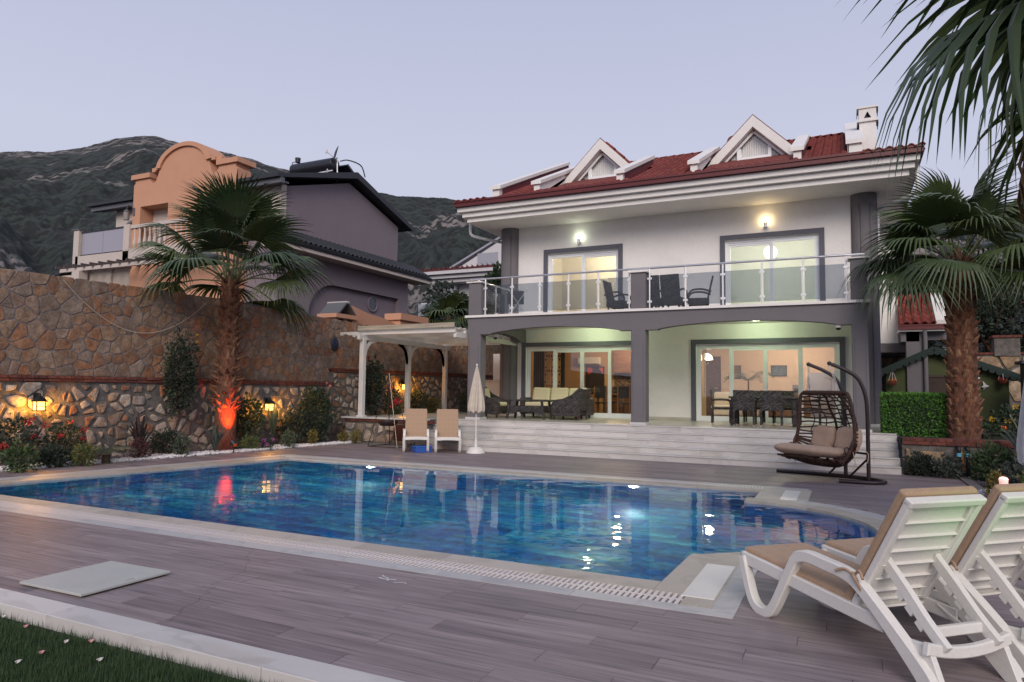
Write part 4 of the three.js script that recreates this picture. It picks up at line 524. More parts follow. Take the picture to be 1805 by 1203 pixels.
// ---------------------------------------------------------------- pergola and its low wall
{
  const lw = thing('pergola_base_wall', 'low rubble wall under the front of the pergola terrace', 'wall');
  part(lw, 'mortar_body', bx(-13.62, -10.63, -.2, .70, -16.95, -16.73), C.mortar);
  stoneFace(lw, new THREE.Matrix4().makeTranslation(-13.6, 0, -16.73), 2.95, .6, .36, .05, C.rubble, .06, 41, { shrink: .08, dome: .3 });
  for (let x = -13.6; x < -10.7; x += .24) part(lw, 'brick', bx(x, x + .23, .62, .70, -16.8, -16.67), C.brick[Math.floor(hash(x * 50, 1) * 3)]); part(lw, 'top_slab', rb(-13.7, -10.62, .70, .75, -17.0, -16.62, .01, 1), C.marble[1]);
  const p = thing('pergola', 'white timber pergola with cream shade cloth beside the villa', 'pergola');
  const posts = [[-13.12, -16.85], [-13.35, -19.6], [-13.42, -22.1]];
  for (const [x, z] of posts) { const m = part(p, 'post', rb(x - .075, x + .075, .75, 3.10, z - .075, z + .075, .012, 1), C.pole); part(m, 'post_foot', rb(x - .11, x + .11, .745, .79, z - .11, z + .11, .008, 1), C.pole); }
  const br = (x, z, s, ax) => { const g = band([[0, 2.45], [.05, 2.62], [.14, 2.85], [.32, 3.0], [.52, 3.06]], .09, .05); if (s < 0) g.scale(-1, 1, 1); if (ax) g.rotateY(Math.PI / 2); return g.translate(x, 0, z); };
  part(p, 'brace', br(-13.13, -16.92, 1, 1), C.pole); part(p, 'brace', br(-13.33, -19.52, -1, 1), C.pole); part(p, 'brace', br(-13.36, -19.68, 1, 1), C.pole); part(p, 'brace', br(-13.42, -22.02, -1, 1), C.pole);
  part(p, 'side_beam', beam([-13.1, 3.13, -16.6], [-13.44, 3.13, -22.4], .09, .15), C.pole); part(p, 'inner_beam', beam([-9.98, 3.15, -16.95], [-10.0, 3.15, -22.4], .09, .15), C.pole);
  part(p, 'front_board', beam([-13.3, 3.40, -16.83], [-9.93, 3.42, -16.83], .05, .13), mat([.60, .56, .42], .8, { map: T.wood, size: 1.3, sizey: .3 }));
  for (let k = 0; k < 10; k++) { const z = -16.95 - k * .6, e = ext([[-14.05, 3.22], [-13.98, 3.20], [-13.85, 3.26], [-13.72, 3.21], [-13.5, 3.21], [-9.95, 3.21], [-9.95, 3.31], [-14.05, 3.31]], .05); part(p, 'rafter', e.translate(0, 0, z), C.pole); }
  const cloth = mat([.80, .76, .65], .95, { map: T.fabric, size: .3, transmission: .55, thickness: 0 });
  for (let k = 0; k < 18; k++) { const z0 = -16.98 - k * .3, pts = []; const g = new THREE.PlaneGeometry(3.5, .285, 30, 6).rotateX(-Math.PI / 2), a = g.attributes.position, r = RNG(k + 3), ph = r() * 6; for (let i = 0; i < a.count; i++) { const x = a.getX(i), t = (a.getZ(i) + .1425) / .285; a.setY(i, .13 - .055 * Math.sin(Math.PI * t) + .012 * Math.sin(x * 5 + ph)); } g.computeVertexNormals(); g.translate(-11.72, 3.24, z0 - .15); part(p, 'shade_cloth', g, cloth); }
  const f = thing('grill_block', 'white masonry grill block beyond the pergola', 'grill', [-11.6, .75, -23.6]); part(f, 'grill_base', bx(-.7, .55, 0, 1.15, -.4, .4), C.white); part(f, 'grill_hood', bx(-.45, .25, 1.15, 2.2, -.35, .25), C.trim); part(f, 'grill_slab', rb(-.75, .6, 1.15, 1.2, -.42, .45, .01, 1), C.marble[0]);
  const t = thing('tripod_stand', 'tall thin metal tripod stand on the deck before the pergola', 'stand'); const ap = [-11.35, 2.02, -15.75], feet = [[-11.85, 0, -15.54], [-10.85, 0, -15.5], [-10.95, 0, -16.35], [-11.75, 0, -16.4]];
  feet.forEach((q, i) => part(t, 'leg', rod([q[0], .01, q[2]], ap, .011, 8), i === 1 ? mat([.30, .26, .22], .4, { metalness: .6 }) : C.brownmetal)); part(t, 'base_ring', feet.map((q, i) => { const n = feet[(i + 1) % 4]; return rod([q[0], .02, q[2]], [n[0], .02, n[2]], .01, 6); }), C.brownmetal); part(t, 'hanging_chain', rod([ap[0], ap[1] - .05, ap[2]], [ap[0], .75, ap[2]], .006, 6), C.brownmetal);
  const pot = part(t, 'fire_pan', new THREE.LatheGeometry([[0, .58], [.2, .58], [.27, .66], [.28, .74], [.26, .74], [.2, .62], [0, .61]].map(a => new THREE.Vector2(...a)), 20).translate(ap[0], 0, ap[2]), C.brownmetal);
  const h = thing('metal_hatch', 'dark red metal hatch in the low wall behind the tripod', 'hatch', [-11.35, .12, -16.66]); part(h, 'hatch_door', rb(-.42, .42, 0, .44, 0, .05, .01, 1), mat([.05, .014, .014], .3)); part(h, 'hatch_handle', rod([.3, .18, .07], [.3, .28, .07], .01), C.steel);
}
// ---------------------------------------------------------------- right-hand bed: low wall, pipes, hedge, shed
{
  const w = thing('retaining_wall', 'low stone retaining wall with brick top beside the steps', 'wall'), z = -16.25;
  part(w, 'mortar_body', bx(.99, 9, -.3, .60, z - .3, z), C.mortar);
  stoneFace(w, new THREE.Matrix4().makeTranslation(1.0, -.02, z), 8, .60, .44, .05, C.palestone, .07, 51, { shrink: .14, dome: .25 });
  for (let r = 0; r < 2; r++) for (let x = 1.0 - r * .12; x < 7; x += .25) part(w, 'brick', bx(Math.max(1, x) + .006, x + .244, .60 + r * .066, .66 + r * .066, z - .3, z + .03 + hash(x * 40, r) * .015), C.brick[Math.floor(hash(x * 30, r + 4) * 3)]);
  part(w, 'brick_mortar', bx(1, 9, .60, .722, z - .29, z + .015), C.mortar);
  for (const [x, l] of [[1.95, 'black standing water pipe with blue collar, left of the pair'], [2.10, 'black standing water pipe with blue collar, right of the pair']]) { const o = thing('water_pipe', l, 'pipe', [x, 0, z + .12], 0, 'water pipes on the retaining wall'); part(o, 'pipe', cyl(0, 0, -.05, .43, .035, .035, 12), C.black); part(o, 'collar', cyl(0, 0, .40, .47, .043, .043, 14), mat([.12, .42, .60], .4)); part(o, 'elbow', tube([[0, .47, 0], [0, .55, 0], [0, .58, -.05], [0, .58, -.12]], .036, 10), C.black); }
  const sh = thing('garden_shed', 'green garden shed with scalloped dark green gable', 'shed', [2.45, .70, -24.2]), gm = mat([.062, .078, .026], .85, { map: T.plaster, size: 1.1 }), shadedGreen = mat([.008, .022, .018], .8);  // dark green paint, darkened further to carry the shade under the trees
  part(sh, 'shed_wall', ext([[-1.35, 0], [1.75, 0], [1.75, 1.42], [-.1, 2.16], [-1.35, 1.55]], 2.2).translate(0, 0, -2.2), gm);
  const roofp = [[-1.75, 1.50], [-.1, 2.30], [2.25, 1.36]]; for (const [a, b] of [[0, 1], [1, 2]]) part(sh, 'shed_roof', beam([(roofp[a][0] + roofp[b][0]) / 2, (roofp[a][1] + roofp[b][1]) / 2 + .02, -2.3], [(roofp[a][0] + roofp[b][0]) / 2, (roofp[a][1] + roofp[b][1]) / 2 + .02, .25], Math.hypot(roofp[b][0] - roofp[a][0], roofp[b][1] - roofp[a][1]), .05).translate(-(roofp[a][0] + roofp[b][0]) / 2, -(roofp[a][1] + roofp[b][1]) / 2, 0).rotateZ(Math.atan2(roofp[b][1] - roofp[a][1], roofp[b][0] - roofp[a][0])).translate((roofp[a][0] + roofp[b][0]) / 2, (roofp[a][1] + roofp[b][1]) / 2, 0), shadedGreen);
  const sc = []; for (const [a, b] of [[0, 1], [1, 2]]) { const n = a ? 14 : 10; sc.push(beam([roofp[a][0], roofp[a][1] - .03, .262], [roofp[b][0], roofp[b][1] - .03, .262], .02, .13)); for (let i = 0; i < n; i++) { const t = (i + .5) / n, x = lerp(roofp[a][0], roofp[b][0], t), y = lerp(roofp[a][1], roofp[b][1], t); sc.push(cyl(0, 0, 0, .016, .085, .085, 14).rotateX(Math.PI / 2).translate(x, y - .10, .253)); } } part(sh, 'scalloped_board', sc, shadedGreen);
  const sd = part(sh, 'shed_door', rb(-.25, .22, 0, 1.42, 0, .04, .01, 1), mat([.055, .030, .020], .7, { map: T.wood, size: .4, sizey: .9 })); part(sd, 'door_frame', [bx(-.32, -.25, 0, 1.48, 0, .06), bx(.22, .29, 0, 1.48, 0, .06), bx(-.32, .29, 1.42, 1.49, 0, .062)], mat([.04, .022, .016], .7));
  const bird = (x, y, a, l) => { const o = thing('bird_ornament', l, 'ornament', [x, y, -24.18], 0, 'bird ornaments on the shed'); o.rotation.z = a; part(o, 'bird_body', new THREE.SphereGeometry(.05, 10, 8).scale(1.9, .75, .5).translate(0, 0, .03), mat([.5, .5, .55], .6)); part(o, 'wing', ext([[-.04, 0], [.05, 0], [-.03, .15]], .015).translate(0, .02, .03), C.petal.white); part(o, 'wing', ext([[-.04, 0], [.05, 0], [-.07, -.09]], .015).translate(0, -.01, .035), mat([.2, .2, .24], .6)); };
  bird(3.42, 2.08, .35, 'grey and white bird ornament, topmost on the green shed wall'); bird(3.24, 1.86, -.1, 'grey and white bird ornament nearest the palm trunk on the shed wall'); bird(3.62, 1.86, .15, 'grey and white bird ornament, rightmost on the green shed wall');
  for (const [x, y, l] of [[4.02, 2.05, 'hanging basket with red flowers at the right end of the shed eave'], [1.25, 2.0, 'hanging pot with orange flowers at the left end of the shed eave']]) { const o = thing('hanging_basket', l, 'basket', [x, y, -24.0], 0, 'hanging baskets on the shed'); part(o, 'pot', new THREE.LatheGeometry([[0, -.13], [.08, -.12], [.13, 0], [.12, .01]].map(a => new THREE.Vector2(...a)), 14), mat([.18, .04, .02], .8)); part(o, 'hanger', [[-.11, 0], [.11, 0], [0, .11]].map(([a, b]) => rod([a, 0, b], [0, .36, 0], .007, 5)), C.petal.white); part(o, 'flowers', leafBall(.11, .07, .11, 110, .03, RNG(x * 10), 0, .04), C.petal[x > 3 ? 'red' : 'orange']); }
  const bw = thing('back_garden_wall', 'pale rubble wall behind the green shed', 'wall'); part(bw, 'mortar_body', [bx(.6, 9, -.3, 2.95, -27.9, -27.5), bx(4.4, 5.1, 2.9, 3.5, -27.9, -27.4)], C.mortar); stoneFace(bw, new THREE.Matrix4().makeTranslation(.6, 1.4, -27.5), 7, 1.55, .48, .05, C.palestone, .07, 57, { shrink: .12 }); part(bw, 'wall_cap', [bx(.6, 9, 2.95, 3.02, -27.95, -27.45), bx(4.35, 5.15, 3.5, 3.58, -27.95, -27.35)], C.brick[0]);
  for (const [x, l] of [[3.3, 'metal garden box']]) { const o = thing('black_cage', 'dark metal cage beside the shed on the right', 'cage', [4.75, .7, -22.6]); part(o, 'cage_body', rb(-.5, .6, 0, 1.75, -.4, .3, .02, 1), C.black); part(o, 'cage_roof', [bx(-.6, .7, 1.75, 1.83, -.5, .4)], C.charcoal); }
}
// a bush as a mass of small leaves (diamond pairs), sizes in metres, centre at the origin
function leafBall(rx, ry, rz, n, s, rnd, y0 = 0, hollow = .5, box = false) {
  const P = new Float32Array(n * 18), N = new Float32Array(n * 18); const a = V(0, 0, 0), d = V(0, 0, 0), u = V(0, 0, 0), w = V(0, 0, 0);
  for (let i = 0; i < n; i++) {
    do { a.set(rnd() * 2 - 1, rnd() * 2 - 1, rnd() * 2 - 1); } while (box ? Math.max(Math.abs(a.x), Math.abs(a.y), Math.abs(a.z)) < hollow : a.length() > 1 || a.length() < hollow * rnd());
    if (!box) { const l = 1 + .22 * (Math.sin(a.x * 5 + rx * 9) * Math.sin(a.y * 6 + 2) + Math.sin(a.z * 7 + ry * 5) * .7); a.multiplyScalar(l); }
    d.copy(a).normalize().add(V(rnd() - .5, rnd() - .3, rnd() - .5).multiplyScalar(1.6)).normalize(); u.set(rnd() - .5, rnd() - .5, rnd() - .5).cross(d).normalize(); w.crossVectors(d, u);
    const L = s * (.6 + .8 * rnd()), W = L * .36, x = a.x * rx, y = y0 + a.y * ry, z = a.z * rz, o = i * 18, f = .18 * L;
    const T0 = [x, y, z], T1 = [x + d.x * L, y + d.y * L, z + d.z * L], mx = d.x * L * .5, my = d.y * L * .5, mz = d.z * L * .5, Lf = [x + mx + u.x * W + w.x * f, y + my + u.y * W + w.y * f, z + mz + u.z * W + w.z * f], Rt = [x + mx - u.x * W + w.x * f, y + my - u.y * W + w.y * f, z + mz - u.z * W + w.z * f];
    P.set([...T0, ...Lf, ...T1, ...T0, ...T1, ...Rt], o);
  }
  const g = new THREE.BufferGeometry(); g.setAttribute('position', new THREE.BufferAttribute(P, 3)); g.computeVertexNormals(); return g;
}
// ---------------------------------------------------------------- plants
let plantSeed = 900;
function shrub(label, [x, y, z], [rx, ry, rz], leaf, n, k, o = {}) {
  const t = thing(o.name || 'shrub', label, o.cat || 'shrub', [x, y, z], 0, o.group), rnd = RNG(plantSeed++);
  part(t, 'stem', [0, 1, 2, 3, 4].map(i => { const a = i * 1.3 + rnd(); return rod([0, -.06, 0], [Math.cos(a) * rx * .5, ry * 1.1, Math.sin(a) * rz * .5], .012, 5, .005); }), mat([.05, .03, .02], .9));
  part(t, 'foliage', leafBall(rx, ry, rz, n, leaf, rnd, ry * (o.lift ?? .95), o.hollow ?? .5), C.green[k], true);
  if (o.mix !== undefined) part(t, 'young_foliage', leafBall(rx * 1.05, ry * 1.05, rz * 1.05, Math.round(n * .3), leaf, rnd, ry, .8), C.green[o.mix], true);
  if (o.flowers) for (let i = 0; i < o.flowers[1]; i++) { const a = rnd() * 6.28, e = .2 + rnd() * .8, fx = Math.cos(a) * rx * .95, fz = Math.sin(a) * rz * .95, fy = ry * (o.lift ?? .95) + (rnd() * 1.4 - .3) * ry; part(t, 'flower', leafBall(o.flowers[2], o.flowers[2] * .8, o.flowers[2], 26, o.flowers[2] * .9, rnd, 0, .3), C.petal[o.flowers[0]], true).position.set(fx, fy, fz); }
  return t;
}
function spiky(label, [x, y, z], h, n, m, o = {}) { // sword-leaved plant
  const t = thing(o.name || 'sword_plant', label, 'plant', [x, y, z], 0, o.group), rnd = RNG(plantSeed++);
  for (let i = 0; i < n; i++) { const a = rnd() * 6.28, lean = (.12 + rnd() * .75) * (o.lean ?? 1), L = h * (.7 + .4 * rnd()), w = (o.w ?? .028), P = [], S = 6; let px = 0, py = 0, e = Math.PI / 2 - lean * .35; const st = [];
    for (let s = 0; s <= S; s++) { st.push([px, py]); e -= lean * .30 * (o.bend ?? 1) * s / S; px += Math.cos(e) * L / S; py += Math.sin(e) * L / S; }
    const ca = Math.cos(a), sa = Math.sin(a); for (let s = 0; s < S; s++) { const w0 = w * Math.sin(Math.PI * (.18 + .82 * (1 - s / S)) ) , w1 = w * Math.sin(Math.PI * (.18 + .82 * (1 - (s + 1) / S))), q = (k, ww, sg) => [st[k][0] * ca - sg * ww * sa, st[k][1] + (sg ? .25 * ww : 0), st[k][0] * sa + sg * ww * ca]; for (const sg of [-1, 1]) P.push(...q(s, 0, 0), ...q(s, w0, sg), ...q(s + 1, w1, sg), ...q(s, 0, 0), ...q(s + 1, w1, sg), ...q(s + 1, 0, 0)); }
    const g = new THREE.BufferGeometry(); g.setAttribute('position', new THREE.Float32BufferAttribute(P, 3)); g.computeVertexNormals(); part(t, 'leaf', g, Array.isArray(m) ? m[i % m.length] : m, true); }
  return t;
}
function cycad(label, [x, y, z], R0, n, m) { // arching feather fronds
  const t = thing('cycad', label, 'plant', [x, y, z]), rnd = RNG(plantSeed++); part(t, 'stem', cyl(0, 0, -.05, .12, .09, .07, 10), mat([.05, .035, .022], .9));
  for (let i = 0; i < n; i++) { const a = i * 2.4, P = [], lift = .5 + .5 * rnd(), S = 22; for (let s = 2; s < S; s++) { const u = s / S, r = R0 * u, yy = .1 + R0 * (lift * u * 1.1 - .75 * u * u), L = R0 * .30 * Math.sin(Math.PI * (.12 + .85 * u)); for (const sg of [-1, 1]) { const b = a + sg * .0; const c = Math.cos(a), s2 = Math.sin(a), ex = c * L * .5 - sg * s2 * L, ez = s2 * L * .5 + sg * c * L; P.push(c * r, yy, s2 * r, c * (r + .016), yy + .003, s2 * (r + .016), c * r + ex, yy + .02, s2 * r + ez); } } const g = new THREE.BufferGeometry(); g.setAttribute('position', new THREE.Float32BufferAttribute(P, 3)); g.computeVertexNormals(); part(t, 'frond', g, m, true); }
  return t;
}
// fan palms
function fanBlade(Rr, n, rnd, droop, spread = 2.1, split = .45) { // blade in its own frame: petiole tip at the origin, x forward, y up
  const P = [], S = 6; for (let i = 0; i < n; i++) { const t = i / (n - 1) * 2 - 1, a = t * spread, L = Rr * (1 - .18 * t * t) * (.93 + .12 * rnd()), wide = Math.min(.055 * Rr, spread * 2 / n * Rr * .33), dr = droop * (.75 + .6 * rnd()), tw = (rnd() - .5) * .12, a2 = a + tw * .4;
    const st = []; for (let s = 0; s <= S; s++) { const u = s / S, r = L * u, free = Math.max(0, u - split) / (1 - split), aa = lerp(a, a2, free); st.push([Math.cos(aa) * r, -dr * L * (free * free * .55 + .10 * u * u) + .10 * Rr * Math.sin(u * 3) * (1 - Math.abs(t)) + (Math.abs(t) > .6 ? -.05 * u : 0), Math.sin(aa) * r, u]); }
    for (let s = 0; s < S; s++) { const w = u => u <= split ? Math.max(.006, wide * u / split * 1.05) : wide * Math.pow(Math.max(0, 1 - (u - split) / (1 - split)), .8) + .0008, q = (k, sg) => { const [x, y, z, u] = st[k], ww = w(u) * sg; return [x - Math.sin(a) * ww, y - (sg ? Math.abs(ww) * .45 : 0), z + Math.cos(a) * ww]; }; for (const sg of [-1, 1]) P.push(...q(s, 0), ...q(s, sg), ...q(s + 1, sg), ...q(s, 0), ...q(s + 1, sg), ...q(s + 1, 0)); } }
  const g = new THREE.BufferGeometry(); g.setAttribute('position', new THREE.Float32BufferAttribute(P, 3)); g.computeVertexNormals(); return g; }
const palmGreens = [[.066, .108, .026], [.050, .088, .025], [.086, .130, .032], [.042, .074, .025], [.10, .135, .04]].map(c => mat(c, .55, { transmission: .35, thickness: 0 })), palmDead = mat([.16, .095, .04], .9), petm = mat([.07, .075, .025], .6), petd = mat([.16, .06, .025], .8);
const barkMats = [[.26, .105, .055], [.17, .072, .042], [.34, .18, .10]].map(c => mat(c, .95, { map: T.bark, size: .3, bump: T.bark, bs: .01 }));
function palm(label, [x, y, z], o) {
  const t = thing('fan_palm', label, 'palm tree', [x, y, z]), rnd = RNG(o.seed), h = o.h, r = o.r;
  part(t, 'trunk', new THREE.LatheGeometry([[r * 1.0, -.1], [r * .95, .2], [r * .9, h * .5], [r * .8, h * .9], [r * .45, h], [0.02, h + .3]].map(p => new THREE.Vector2(...p)), 20), barkMats[1]);
  const boots = [[], [], []]; let k = 0; // old leaf bases, spiralling up the trunk
  for (let yy = o.clean ?? .05; yy < h; yy += .085 / o.dense) { const rr = lerp(r * .93, r * .78, yy / h); for (let j = 0; j < 5; j++) { const a = k * .63 + j * 1.2566 + rnd() * .3, ll = (.11 + .12 * rnd()) * (o.boot ?? 1), out = (.3 + .8 * rnd()) * (o.flare ?? 1); const g = new THREE.CylinderGeometry(o.tip ?? .018, .075, ll * 1.25, 5, 1).scale(1, 1, .4).translate(0, ll / 2, 0).rotateX(out).translate(0, yy + (rnd() - .5) * .05, rr - .02).rotateY(a); boots[Math.floor(rnd() * 3)].push(g); } k++; }
  boots.forEach((b, i) => part(t, 'leaf_bases', b, barkMats[i]).userData.kind = 'stuff');
  for (let i = 0; i < o.n; i++) { const u = i / (o.n - 1), az = i * 2.39996 + rnd() * .3, el = lerp(o.e0 ?? 1.25, o.e1 ?? -.55, Math.pow(u, o.ep ?? .8)) + (rnd() - .5) * .18, L = (o.pet ?? 1.0) * (.8 + .35 * rnd()), Rr = o.R * (.85 + .25 * rnd()), dead = u > (o.dead ?? .92) && rnd() < .7; if (o.keep && !o.keep(az, el)) continue;
    const f = part(t, 'frond', fanBlade(Rr, o.leaflets ?? 36, rnd, lerp(.35, .95, u) * (o.droop ?? 1), 2.0 - .3 * rnd()), dead ? palmDead : palmGreens[Math.floor(rnd() * 5)], true);
    const hold = new THREE.Object3D(); hold.rotation.order = 'YZX'; hold.rotation.set((rnd() - .5) * .5, -az, el - .25); hold.position.set(Math.cos(az) * Math.cos(el) * L, h + .05 + Math.sin(el) * L - .12 * L * u, Math.sin(az) * Math.cos(el) * L); hold.updateMatrix(); f.applyMatrix4(hold.matrix);
    const b = [Math.cos(az) * .12, h - .05, Math.sin(az) * .12], e = [hold.position.x, hold.position.y, hold.position.z]; part(f, 'petiole', tube([b, [lerp(b[0], e[0], .55), lerp(b[1], e[1], .55) + .06 * L, lerp(b[2], e[2], .55)], e], .018, 5, 6).applyMatrix4(hold.matrix.clone().invert()), dead ? petd : petm, true); }
  return t;
}
palm('fan palm lit red from below by the long stone wall', [-14.03, 0, -12.62], { seed: 3, h: 4.3, r: .27, R: 1.28, pet: 1.4, n: 29, dense: 1.0, e0: 1.45, e1: -.08, ep: 1.15, droop: .6, flare: 1.2, dead: 2, leaflets: 46, boot: 1.1, clean: 1.0 });
palm('thick-trunked fan palm on the raised bed beside the hedge', [2.2, .70, -17.3], { seed: 8, h: 3.75, r: .30, R: 1.3, pet: 1.05, n: 23, dense: 1.1, e0: 1.3, e1: -.22, dead: 2, droop: .8, boot: .75, tip: .05, flare: .75, leaflets: 44 });
palm('near fan palm whose fronds hang into the upper right corner', [2.62, -.05, -6.3], { seed: 17, h: 4.85, r: .3, R: 1.65, pet: 1.0, n: 27, dense: .8, e0: 1.2, e1: -.62, droop: .85, leaflets: 30 });
palm('dark fan palm far behind, between the two houses', [-20.2, 3.0, -33.5], { seed: 29, h: 2.4, r: .3, R: 1.3, pet: .9, n: 26, dense: .7, leaflets: 24 });
{ // red spot lamp at the palm
  const o = thing('garden_spotlight', 'small red spotlight in the gravel at the palm trunk', 'spotlight', [-13.42, .02, -12.35]); part(o, 'spike', rod([0, -.04, 0], [0, .14, 0], .012), C.black); part(o, 'lamp_housing', new THREE.CylinderGeometry(.075, .055, .12, 16, 1, true).rotateZ(.9).translate(0, .2, 0), C.black); part(o, 'lamp_lens', new THREE.SphereGeometry(.066, 14, 8).scale(1, .5, 1).rotateZ(.9).translate(-.04, .235, 0), glow([1, .10, .03], 7)); { const sp = new THREE.SpotLight(lin(1, .085, .012), 36, 0, .36, 1); sp.position.set(-.05, .27, .0); sp.target.position.set(-.54, 1.1, -.23); sp.castShadow = true; sp.shadow.radius = 3; o.add(sp); o.add(sp.target); }
  const g = thing('garden_spotlight', 'salmon lit spotlight in the right bed above the near lounger', 'spotlight', [2.1, .02, -12.75]); part(g, 'spike', rod([0, -.04, 0], [0, .14, 0], .012), C.black); part(g, 'lamp_housing', cyl(0, 0, .12, .30, .05, .06, 16), glow([1, .36, .24], .42)); part(g, 'lamp_lens', new THREE.SphereGeometry(.065, 14, 8).scale(1, .6, 1).translate(0, .32, 0), glow([1, .42, .30], .6));
  const q = thing('garden_spotlight', 'green spotlight shining on the lounger backs from the right, outside the picture', 'spotlight', [2.35, .0, -3.6]); part(q, 'spike', rod([0, -.04, 0], [0, .14, 0], .012), C.black); part(q, 'lamp_housing', new THREE.CylinderGeometry(.075, .055, .12, 16, 1, true).rotateZ(.7).translate(0, .2, 0), C.black); part(q, 'lamp_lens', new THREE.SphereGeometry(.066, 14, 8).scale(1, .5, 1).rotateZ(.7).translate(-.04, .235, 0), glow([.25, 1, .15], 3)); { const sp = new THREE.SpotLight(lin(.22, 1, .10), 2.6, 0, .30, 1); sp.position.set(-.06, .28, 0); sp.target.position.set(-1.42, 1.02, -1.2); sp.castShadow = true; sp.shadow.radius = 3; q.add(sp); q.add(sp.target); }
  lamp(g, [1, .35, .25], .12, [0, .42, 0], 3);
}
// left bed, from the picture's edge to the pergola
shrub('leafy yellow-green bush at the left end of the gravel bed', [-13.6, 0, -7.6], [.25, .24, .25], .07, 420, 2, { mix: 4 });
shrub('rose bush with red roses below the left lantern', [-14.55, 0, -8.0], [.36, .46, .4], .06, 1000, 3, { lift: 1.1, flowers: ['red', 6, .05] });
shrub('second rose bush right of the left lantern', [-14.5, 0, -8.95], [.32, .4, .36], .06, 760, 1, { lift: 1.1, flowers: ['red', 5, .05] });
shrub('dark round clipped bush in the slate bed', [-13.95, 0, -8.4], [.28, .20, .28], .06, 1100, 3);
shrub('small yellow-green bush beside the dark round bush', [-13.6, 0, -8.78], [.19, .20, .19], .06, 320, 4, { mix: 5 });
cycad('green feather-leaved cycad in the slate bed', [-13.75, .05, -9.35], .62, 18, C.green[2]);
spiky('dark purple sword-leaved plant against the rubble wall', [-14.1, 0, -10.35], .95, 24, C.green[8], { w: .035 });
shrub('dark red-leaved small shrub beside the cycad', [-13.85, 0, -10.15], [.2, .22, .2], .055, 380, 7);
shrub('dark green bush below the climbing vine', [-14.2, 0, -11.1], [.36, .30, .3], .06, 800, 3);
shrub('grey-green variegated shrub in the white gravel', [-13.75, 0, -11.15], [.17, .24, .17], .05, 420, 6, { mix: 9 });
shrub('dark climbing vine on the tall stone wall left of the palm', [-14.38, .9, -11.55], [.22, .95, .42], .07, 1700, 3, { name: 'climbing_vine', cat: 'vine', lift: 1.0, mix: 1, flowers: ['yellow', 3, .025] });
spiky('pale green agave at the foot of the palm', [-13.6, .02, -11.95], .62, 12, C.green[9], { w: .05, bend: 1.6 });
shrub('dark shrub with strap leaves behind the palm', [-14.15, .1, -13.5], [.35, .55, .35], .09, 700, 0, { lift: 1.2 });
shrub('low yellow-green ground bush behind the red spotlight', [-13.65, 0, -13.05], [.28, .17, .24], .05, 520, 4);
shrub('purple-flowered low plant near the red spotlight', [-13.5, 0, -13.45], [.2, .14, .2], .05, 300, 1, { flowers: ['purple', 8, .035] });
spiky('tall thin bulrush-leaved plant below the middle lantern', [-14.0, 0, -14.2], 1.1, 12, C.green[6], { w: .03, lean: .5 });
shrub('pale variegated tuft on the white gravel edge', [-13.35, 0, -14.1], [.18, .22, .18], .055, 340, 6);
shrub('tall dark flowering bush before the wall step', [-13.85, .1, -15.7], [.5, .75, .45], .075, 1700, 1, { lift: 1.1, mix: 0, flowers: ['pink', 5, .03] });
shrub('dark bushy plant left of the tall flowering bush', [-13.95, 0, -14.95], [.38, .5, .38], .075, 950, 3, { lift: 1.0 });
shrub('upright golden shrub, leftmost of three at the bed end', [-13.4, 0, -15.1], [.13, .22, .13], .05, 280, 5);
shrub('upright golden shrub, middle one at the bed end', [-13.25, 0, -16.2], [.14, .17, .14], .05, 280, 5);
shrub('upright golden shrub, rightmost by the pergola wall', [-12.92, 0, -16.35], [.15, .19, .15], .05, 280, 5);
shrub('tall dark oleander behind the front pergola post', [-13.5, .75, -17.9], [.35, .85, .4], .09, 1500, 3, { lift: 1.0, flowers: ['red', 1, .06] });
shrub('red flowering shrub seen through the tripod', [-13.35, .75, -18.7], [.25, .4, .25], .07, 480, 0, { lift: 1.1, flowers: ['red', 5, .09] });
shrub('yellow-green shrub behind the tripod under the pergola', [-13.5, .75, -19.2], [.2, .3, .2], .06, 380, 4);
shrub('dark bush under the pergola lantern', [-13.45, .75, -20.4], [.3, .4, .4], .07, 800, 3);
shrub('yellow flowering bush at the middle pergola post', [-13.4, .75, -21.3], [.22, .28, .25], .06, 400, 5, { mix: 1 });
shrub('green bush by the rear pergola post', [-12.9, .75, -22.9], [.3, .4, .3], .07, 700, 6, { mix: 1 });
// right beds
{
  const h = thing('hedge', 'bright green box-cut hedge on the raised bed', 'hedge', [1.30, .70, -17.75]); const rnd = RNG(77);
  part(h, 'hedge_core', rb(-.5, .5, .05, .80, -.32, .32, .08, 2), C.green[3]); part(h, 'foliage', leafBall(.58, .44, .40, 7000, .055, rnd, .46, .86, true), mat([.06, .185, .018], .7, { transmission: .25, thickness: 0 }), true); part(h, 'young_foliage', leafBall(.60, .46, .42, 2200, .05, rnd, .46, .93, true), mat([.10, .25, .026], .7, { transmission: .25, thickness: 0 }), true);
}
shrub('dark rounded bush against the retaining wall by the steps', [1.28, 0, -15.98], [.26, .22, .18], .05, 1100, 3);
shrub('grey lavender tuft beside the dark rounded bush', [1.72, 0, -15.85], [.22, .20, .2], .07, 420, 9);
shrub('leafy green bush right of the water pipes', [2.42, 0, -15.6], [.34, .34, .3], .085, 700, 2, { mix: 0 });
spiky('dark purple sword-leaved plant by the right umbrella', [2.85, 0, -15.0], .85, 26, C.green[8], { w: .035 });
spiky('yellow-green striped agave behind the right umbrella', [3.0, .1, -15.7], 1.1, 10, [C.green[4], C.green[6]], { w: .06 });
shrub('grey-green grassy tuft in the right bed', [2.55, 0, -14.3], [.25, .24, .25], .09, 420, 9);
shrub('small upright golden shrub in the right gravel', [2.1, 0, -13.35], [.11, .19, .11], .05, 320, 5, { mix: 4 });
shrub('low yellow-green shrub under the right umbrella', [2.9, 0, -13.9], [.4, .2, .35], .07, 600, 4);
